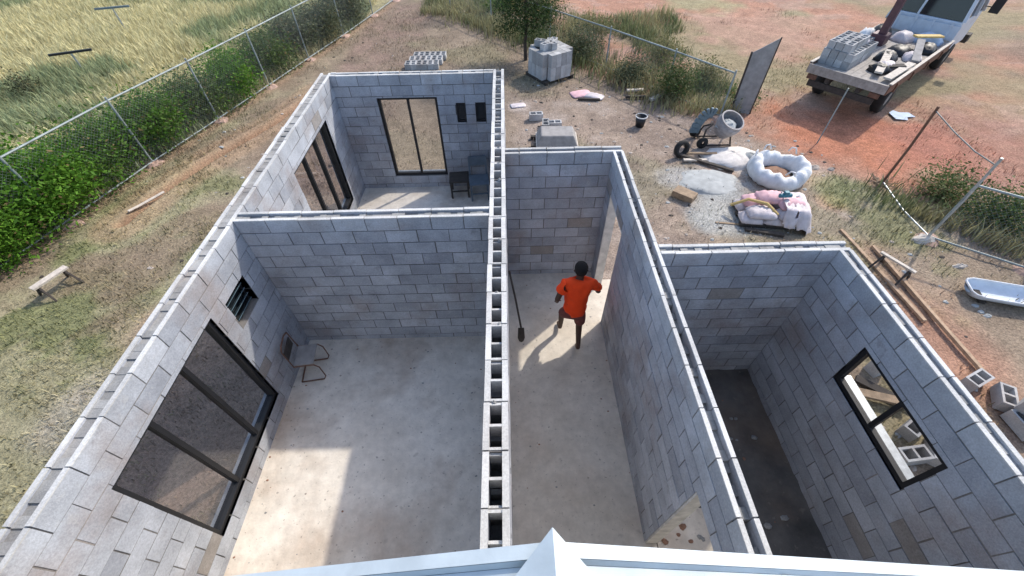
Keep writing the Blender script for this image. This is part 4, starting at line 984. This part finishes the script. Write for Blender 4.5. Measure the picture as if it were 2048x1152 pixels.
# loader crane behind the cab
m = MB(); m.box(3.15, 3.6, .3, .72, BZ+.002, BZ+.3); m.bar((3.37, .5, BZ+.3), (3.37, .5, BZ+1.75), .2, .2, (1, 0, 0)); m.build('crane_post', 'boom', T, bevel=.01)
m = MB(); m.bar((3.2, .5, BZ+1.85), (5.6, .45, BZ+2.15), .17, .2); m.build('crane_boom', 'boom', T, bevel=.01)
m = MB(); m.tube([(3.37, .62, BZ+.7), (4.2, .55, BZ+1.85)], .06, 8); m.build('crane_ram', 'galv', T)
def tl(x, y, z): v = TR0.copy(); v.z = GZ; v += TD*x-TRt*y; v.z += z; return tuple(v)
for lv in range(2):
    for i in range(4):
        for j in range(4):
            if lv and random.random() < .1: continue
            loose(tl(.62+i*.41, .93-j*.215, BZ+.103+.2*0+lv*.203), (0, 0, ta+R(random.uniform(-2, 2))), 'grey block in the stack at the left rear of the truck bed', 'blocks stacked on the truck bed')
for i in range(3):
    for j in range(3): loose(tl(.66+i*.41, .9-j*.215, BZ+.103+2*.203), (0, 0, ta+R(random.uniform(-3, 3))), 'grey block in the top layer on the truck bed', 'top blocks on the truck bed')
for i in range(3):
    for j in range(2): loose(tl(2.5+i*.42, .92-j*.23, BZ+.103), (0, 0, ta+R(random.uniform(-4, 4))), 'grey block in the low row behind the stack on the truck bed', 'low blocks on the truck bed')
for k, (a, b, mt_, lab) in enumerate((((.5, -.55, .14), (2.3, -.15, .2), 'palewood', 'pale plank lying slantwise on the truck bed beside the block stack'), ((.3, -.85, .12), (1.9, -.9, .14), 'palewood', 'pale plank along the right rail of the truck bed'), ((.9, -.2, .1), (1.5, -.85, .16), 'darkwood', 'dark plank lying across the truck bed'), ((2.2, -.9, .12), (3.6, -.5, .3), 'sheet', 'grey plank leaning in the middle of the truck bed'), ((3.6, -.3, .35), (4.4, -.8, .3), 'yellow', 'yellowish plank just behind the truck cab'))):
    m = MB(); m.bar(tl(a[0], a[1], BZ+a[2]), tl(b[0], b[1], BZ+b[2]), .2, .05); tag(m.build('timber_plank', mt_, None, bevel=.004), lab, 'plank', 'planks on the truck bed')
for (x, y, mt_, sx, sy, sz, lab) in ((1.35, -.45, 'greybag', .3, .25, .2, 'pale sack on the truck bed beside the planks'), (2.1, -.2, 'black', .3, .28, .22, 'dark sack in the middle of the truck bed'), (1.0, -.42, 'black', .22, .25, .2, 'dark sack near the tail of the truck bed'), (3.0, -.25, 'black', .35, .3, .2, 'dark sack in front of the crane post on the truck bed'), (2.7, -.7, 'greybag', .3, .25, .18, 'pale grey sack at the right rail of the truck bed'), (2.6, .75, 'greybag', .3, .25, .25, 'pale sack at the left rail of the truck bed behind the block stack'), (3.3, .9, 'white', .3, .2, .35, 'white sack left of the crane post on the truck bed'), (4.2, .75, 'black', .4, .3, .3, 'dark bundle left of the crane post against the truck headboard'), (4.6, -.5, 'bluepaper', .3, .4, .25, 'pale blue sack at the right end of the truck headboard'), (3.7, -.75, 'black', .35, .25, .22, 'dark bundle by the right rail ahead of the truck headboard'), (4.3, .1, 'greybag', .35, .3, .25, 'grey sack against the truck headboard')):
    bag(tl(x, y, BZ+.003), ta+random.uniform(-.5, .5), sx, sy, sz, mt_, lab, 'sacks on the truck bed', 'sack')

# ------------------------------------------------------------------ inside the rooms
t = empty('tubular_chair', (-3.2, 3.58, .003), 'bent tubular steel chair frame standing against the left bedroom wall', 'chair', R(-90+8)); t.scale = (.95, .78, 1)
# local +y faces away from the backrest
m = MB()
for s in (-1, 1): m.tube([(s*.19, -.2, .84), (s*.2, -.17, .45), (s*.2, .2, .44), (s*.2, .27, .36), (s*.2, .28, .1), (s*.2, .22, .018), (s*.2, -.22, .016)], .0115, 7)
m.tube([(-.2, -.22, .016), (.2, -.22, .016)], .014, 7); m.tube([(-.19, -.2, .84), (-.1, -.21, .88), (.1, -.21, .88), (.19, -.2, .84)], .014, 7); m.build('frame', 'rust', t)
m = MB(); m.box(-.19, .19, -.16, .2, .452, .47); m.build('seat', 'sheet', t)
m = MB(); m.box(-.17, .17, -.215, -.2, .58, .76); m.build('backrest', 'darkwood', t)
def chair(loc, rz, mt_, lab, back=True):
    t = empty('wooden_chair' if back else 'wooden_stool', loc, lab, 'chair' if back else 'stool', rz)
    m = MB(); m.box(-.22, .22, -.2, .22, .42, .45); m.build('seat', mt_, t)
    for x in (-.19, .19):
        for y in (-.17, .19):
            m = MB(); m.bar((x, y, 0), (x, y-(.03 if y < 0 else 0), .42), .04, .04); m.build('leg', mt_, t)
    m = MB(); m.bar((-.19, .19, .18), (.19, .19, .18), .025, .03); m.bar((-.19, -.17, .18), (.19, -.17, .18), .025, .03); m.build('stretcher', mt_, t)
    if back:
        m = MB()
        for x in (-.19, .19): m.bar((x, -.2, .45), (x, -.26, .86), .035, .035)
        m.box(-.19, .19, -.27, -.235, .66, .88); m.build('backrest', mt_, t)
    return t
chair((-.68, 8.22, .002), R(186), 'chairblue', 'grey wooden chair in the far room corner by the long wall')
chair((-1.14, 8.32, .002), R(4), 'darkwood', 'low dark stool left of the grey chair in the far room', False)
t = empty('spade', (.15, 3.95, .003), 'long handled spade leaning on the long hollow block wall in the corridor', 'spade')
m = MB(); m.tube([(0, .2, .26), (-.08, .5, .62), (-.177, .82, .99)], .017, 8); m.build('handle', 'darkwood', t)
m = MB(); pts = [(-.05, 0), (-.06, -.22), (-.035, -.30), (0, -.32), (.035, -.30), (.06, -.22), (.05, 0)]
for s in (0, .006): pass
bl_ = lambda x, q: (x-.0*q, .2+.55*q*.62, .26+q*.79)
m.quadbox([(-.09, .2, .28), (.09, .2, .28), (.09, .206, .28), (-.09, .206, .28)], skip=()) if False else None
front = [bl_(x, q) for x, q in pts]; n = len(front)
m.v += front+[(a, b-.008, c) for a, b, c in front]; m.f += [tuple(range(n)), tuple(range(2*n-1, n-1, -1))]+[(i, (i+1) % n+0, (i+1) % n+n, i+n) for i in range(n)]
m.mi += [0]*(n+2); m.t += [.5]*(n+2); m.build('blade', 'darkwood', t)
mb = MB()
for k in range(260):
    if k < 150: x, y = random.uniform(XL+.05, XC-.05), random.uniform(.4, YB-.05)
    elif k < 230: x, y = random.uniform(XCr+.05, XR-.05), random.uniform(.4, YC-.05)
    else: x, y = random.uniform(XL+.05, XC-.05), random.uniform(YBb+.05, YF-.05)
    if random.random() < .45: x = random.choice(((XL, XC-.3) if x < -.2 else (XCr, XR-.3)))+random.random()**2*.3+.02
    s_ = random.choice((.004, .005, .006, .008, .013)); mb.lump((x, y, .001), s_*1.4, s_, s_*.55, 6, 2, .3, k % 3)
tag(mb.build('mortar_crumbs', ['fill', 'stone', 'soil']), 'mortar crumbs and grit dropped over the concrete floors of the open rooms', 'litter', kind='stuff')
for k in range(60):
    x, y = (random.uniform(1.75, 2.5), random.uniform(.55, 1.35)) if k < 9 else (random.uniform(1.8, 3.5), random.uniform(1.2, 3.2))
    m = MB(); s_ = random.uniform(.012, .05); m.lump((0, 0, -.003), s_, s_*.8, s_*.7, 7, 3, .3); ob = m.build('mortar_lump', ('soil', 'fill')[k % 2]); ob.location = (x, y, .022 if (x < 2.6 and y < 1.4) else -.004)
    tag(ob, 'small broken lump of brick or mortar on the floor of the right hand room', 'rubble', 'mortar lumps on the right room floor')

# ------------------------------------------------------------------ the person
def skin(name, verts, edges, radii, mat, parent, sub=2, root=0):
    me = bpy.data.meshes.new(name); me.from_pydata(verts, edges, []); o = bpy.data.objects.new(name, me); COL.objects.link(o)
    sk = o.modifiers.new('skin', 'SKIN'); sk.use_smooth_shade = True; sb = o.modifiers.new('sub', 'SUBSURF'); sb.levels = sb.render_levels = sub
    ly = me.skin_vertices[0].data if me.skin_vertices else None
    if ly is None:
        bm = bmesh.new(); bm.from_mesh(me); bm.verts.layers.skin.verify(); bm.to_mesh(me); bm.free(); ly = me.skin_vertices[0].data
    for i, r in enumerate(radii): ly[i].radius = r if isinstance(r, tuple) else (r, r); ly[i].use_root = (i == root)
    dg = bpy.context.evaluated_depsgraph_get(); ev = o.evaluated_get(dg); m2 = bpy.data.meshes.new_from_object(ev)
    o.modifiers.clear(); o.data = m2; m2.name = name; m2.materials.clear(); m2.materials.append(M[mat])
    m2.polygons.foreach_set('use_smooth', [True]*len(m2.polygons))
    if parent: o.parent = parent
    return o
P = empty('person', (.97, 4.05, .003), 'person in a bright orange t-shirt and maroon shorts walking away along the corridor', 'person')
J = dict(pel=(-.02,-.03,.95), sp1=(-.005,-.02,1.12), sp2=(.01,0,1.32), nk=(.02,.03,1.48), nk2=(.025,.055,1.53), hd=(.03,.095,1.615), hd2=(.03,.095,1.705),
         sl=(-.19,.0,1.455), el=(-.30,-.10,1.2), wl=(-.27,.06,1.02), sr=(.215,.0,1.455), er=(.33,.03,1.21), wr=(.33,.24,1.13),
         hl=(-.10,-.03,.88), kl=(-.15,.20,.53), al=(-.15,.2,.10), tl=(-.16,.38,.035), hr=(.09,-.03,.90), kr=(.10,-.05,.49), ar=(.10,-.24,.12), tr=(.10,-.10,.03))
nm = list(J); vi = {k: i for i, k in enumerate(nm)}
ed = [('pel','sp1'),('sp1','sp2'),('sp2','nk'),('nk','nk2'),('nk2','hd'),('hd','hd2'),('sp2','sl'),('sl','el'),('el','wl'),('sp2','sr'),('sr','er'),('er','wr'),('pel','hl'),('hl','kl'),('kl','al'),('al','tl'),('pel','hr'),('hr','kr'),('kr','ar'),('ar','tr')]
rad = dict(pel=(.11,.085), sp1=(.13,.095), sp2=(.14,.10), nk=.058, nk2=.055, hd=(.084,.10), hd2=(.068,.085), sl=.055, el=.042, wl=.028, sr=.055, er=.042, wr=.028, hl=.066, kl=.058, al=.037, tl=.036, hr=.066, kr=.058, ar=.037, tr=.036)
body = skin('body', [J[k] for k in nm], [(vi[a], vi[b]) for a, b in ed], [rad[k] for k in nm], 'skin', P)
# hands, feet pads and face added to the same body mesh
mb = MB()
def hand(w_, dirv, side):
    d = Vector(dirv).normalized(); s_ = d.cross(Vector((0, 1, 0))).normalized(); w_ = Vector(w_); u = s_.cross(d)
    mb.tube([w_, w_+d*.045, w_+d*.09], [.026, .036, .032], 8)
    for i, l in enumerate((.062, .075, .07, .055)):
        b = w_+d*.085+s_*(i-1.5)*.018; mb.tube([b, b+d*l*.55+u*.006, b+d*l*.9+u*.028], [.0095, .009, .007], 6)
    b = w_+d*.03+s_*.03*side; mb.tube([b, b+d*.035+s_*.022*side, b+d*.065+s_*.02*side+u*.01], [.012, .010, .008], 6)
hand(J['wl'], (.02, .35, -.9), 1); hand(J['wr'], (-.05, .8, -.5), -1)
hx, hy, hz = J['hd']
mb.tube([(hx, hy+.085, hz+.02), (hx, hy+.115, hz-.02), (hx, hy+.09, hz-.03)], [.008, .014, .012], 6)       # nose
for s in (-1, 1):
    mb.tube([(hx+s*.075, hy-.005, hz+.025), (hx+s*.092, hy-.012, hz), (hx+s*.078, hy, hz-.03)], [.012, .016, .009], 6)  # ears
    mb.lathe([(0, -.012), (.01, -.006), (.012, 0), (.01, .006), (0, .012)], (hx+s*.032, hy+.088, hz+.02), 8)            # eyes
mb.tube([(hx-.024, hy+.09, hz-.055), (hx, hy+.098, hz-.057), (hx+.024, hy+.09, hz-.055)], [.004, .009, .004], 6)
ex = mb.build('extra', 'skin', None, True)
bm = bmesh.new(); bm.from_mesh(body.data); bm.from_mesh(ex.data); bm.to_mesh(body.data); bm.free()
bpy.data.objects.remove(ex)
body.data.polygons.foreach_set('use_smooth', [True]*len(body.data.polygons))
# shirt: loose tube body with sleeves
sv = [(-.015,-.035,.80), (-.01,-.03,.98), (0,-.015,1.18), (.012,.0,1.36), (.02,.015,1.485), (-.185,-.0,1.45), (-.265,-.06,1.29), (.21,.0,1.45), (.305,.015,1.29)]
sh = skin('shirt', sv, [(0,1),(1,2),(2,3),(3,4),(3,5),(5,6),(3,7),(7,8)], [(.20,.18), (.19,.16), (.178,.145), (.18,.125), (.095,.085), .085, .083, .085, .083], 'shirt', P, 2)
for v_ in sh.data.vertices:
    n_ = v_.normal; a_ = math.atan2(v_.co.y, v_.co.x)
    v_.co += n_*(.011*math.sin(7*a_+v_.co.z*10)*max(0, 1.45-v_.co.z)*1.6+.008*math.sin(v_.co.z*38+v_.co.x*22)+.006*math.sin(v_.co.x*47-v_.co.z*25))
skin('shorts', [(-.02,-.03,.93), (-.02,-.03,.84), (-.115,.02,.75), (-.145,.16,.57), (.095,-.035,.76), (.10,-.05,.54)], [(0,1),(1,2),(2,3),(1,4),(4,5)], [(.165,.125), (.16,.125), .108, .092, .108, .092], 'shorts', P, 2)
mb = MB(); mb.lathe([(.088, -.03), (.096, .02), (.094, .06), (.078, .10), (.045, .128), (.0, .137)], (hx, hy-.012, hz+.015), 20, sy=1.12, wob=.012); mb.build('hair', 'hair', P, True)
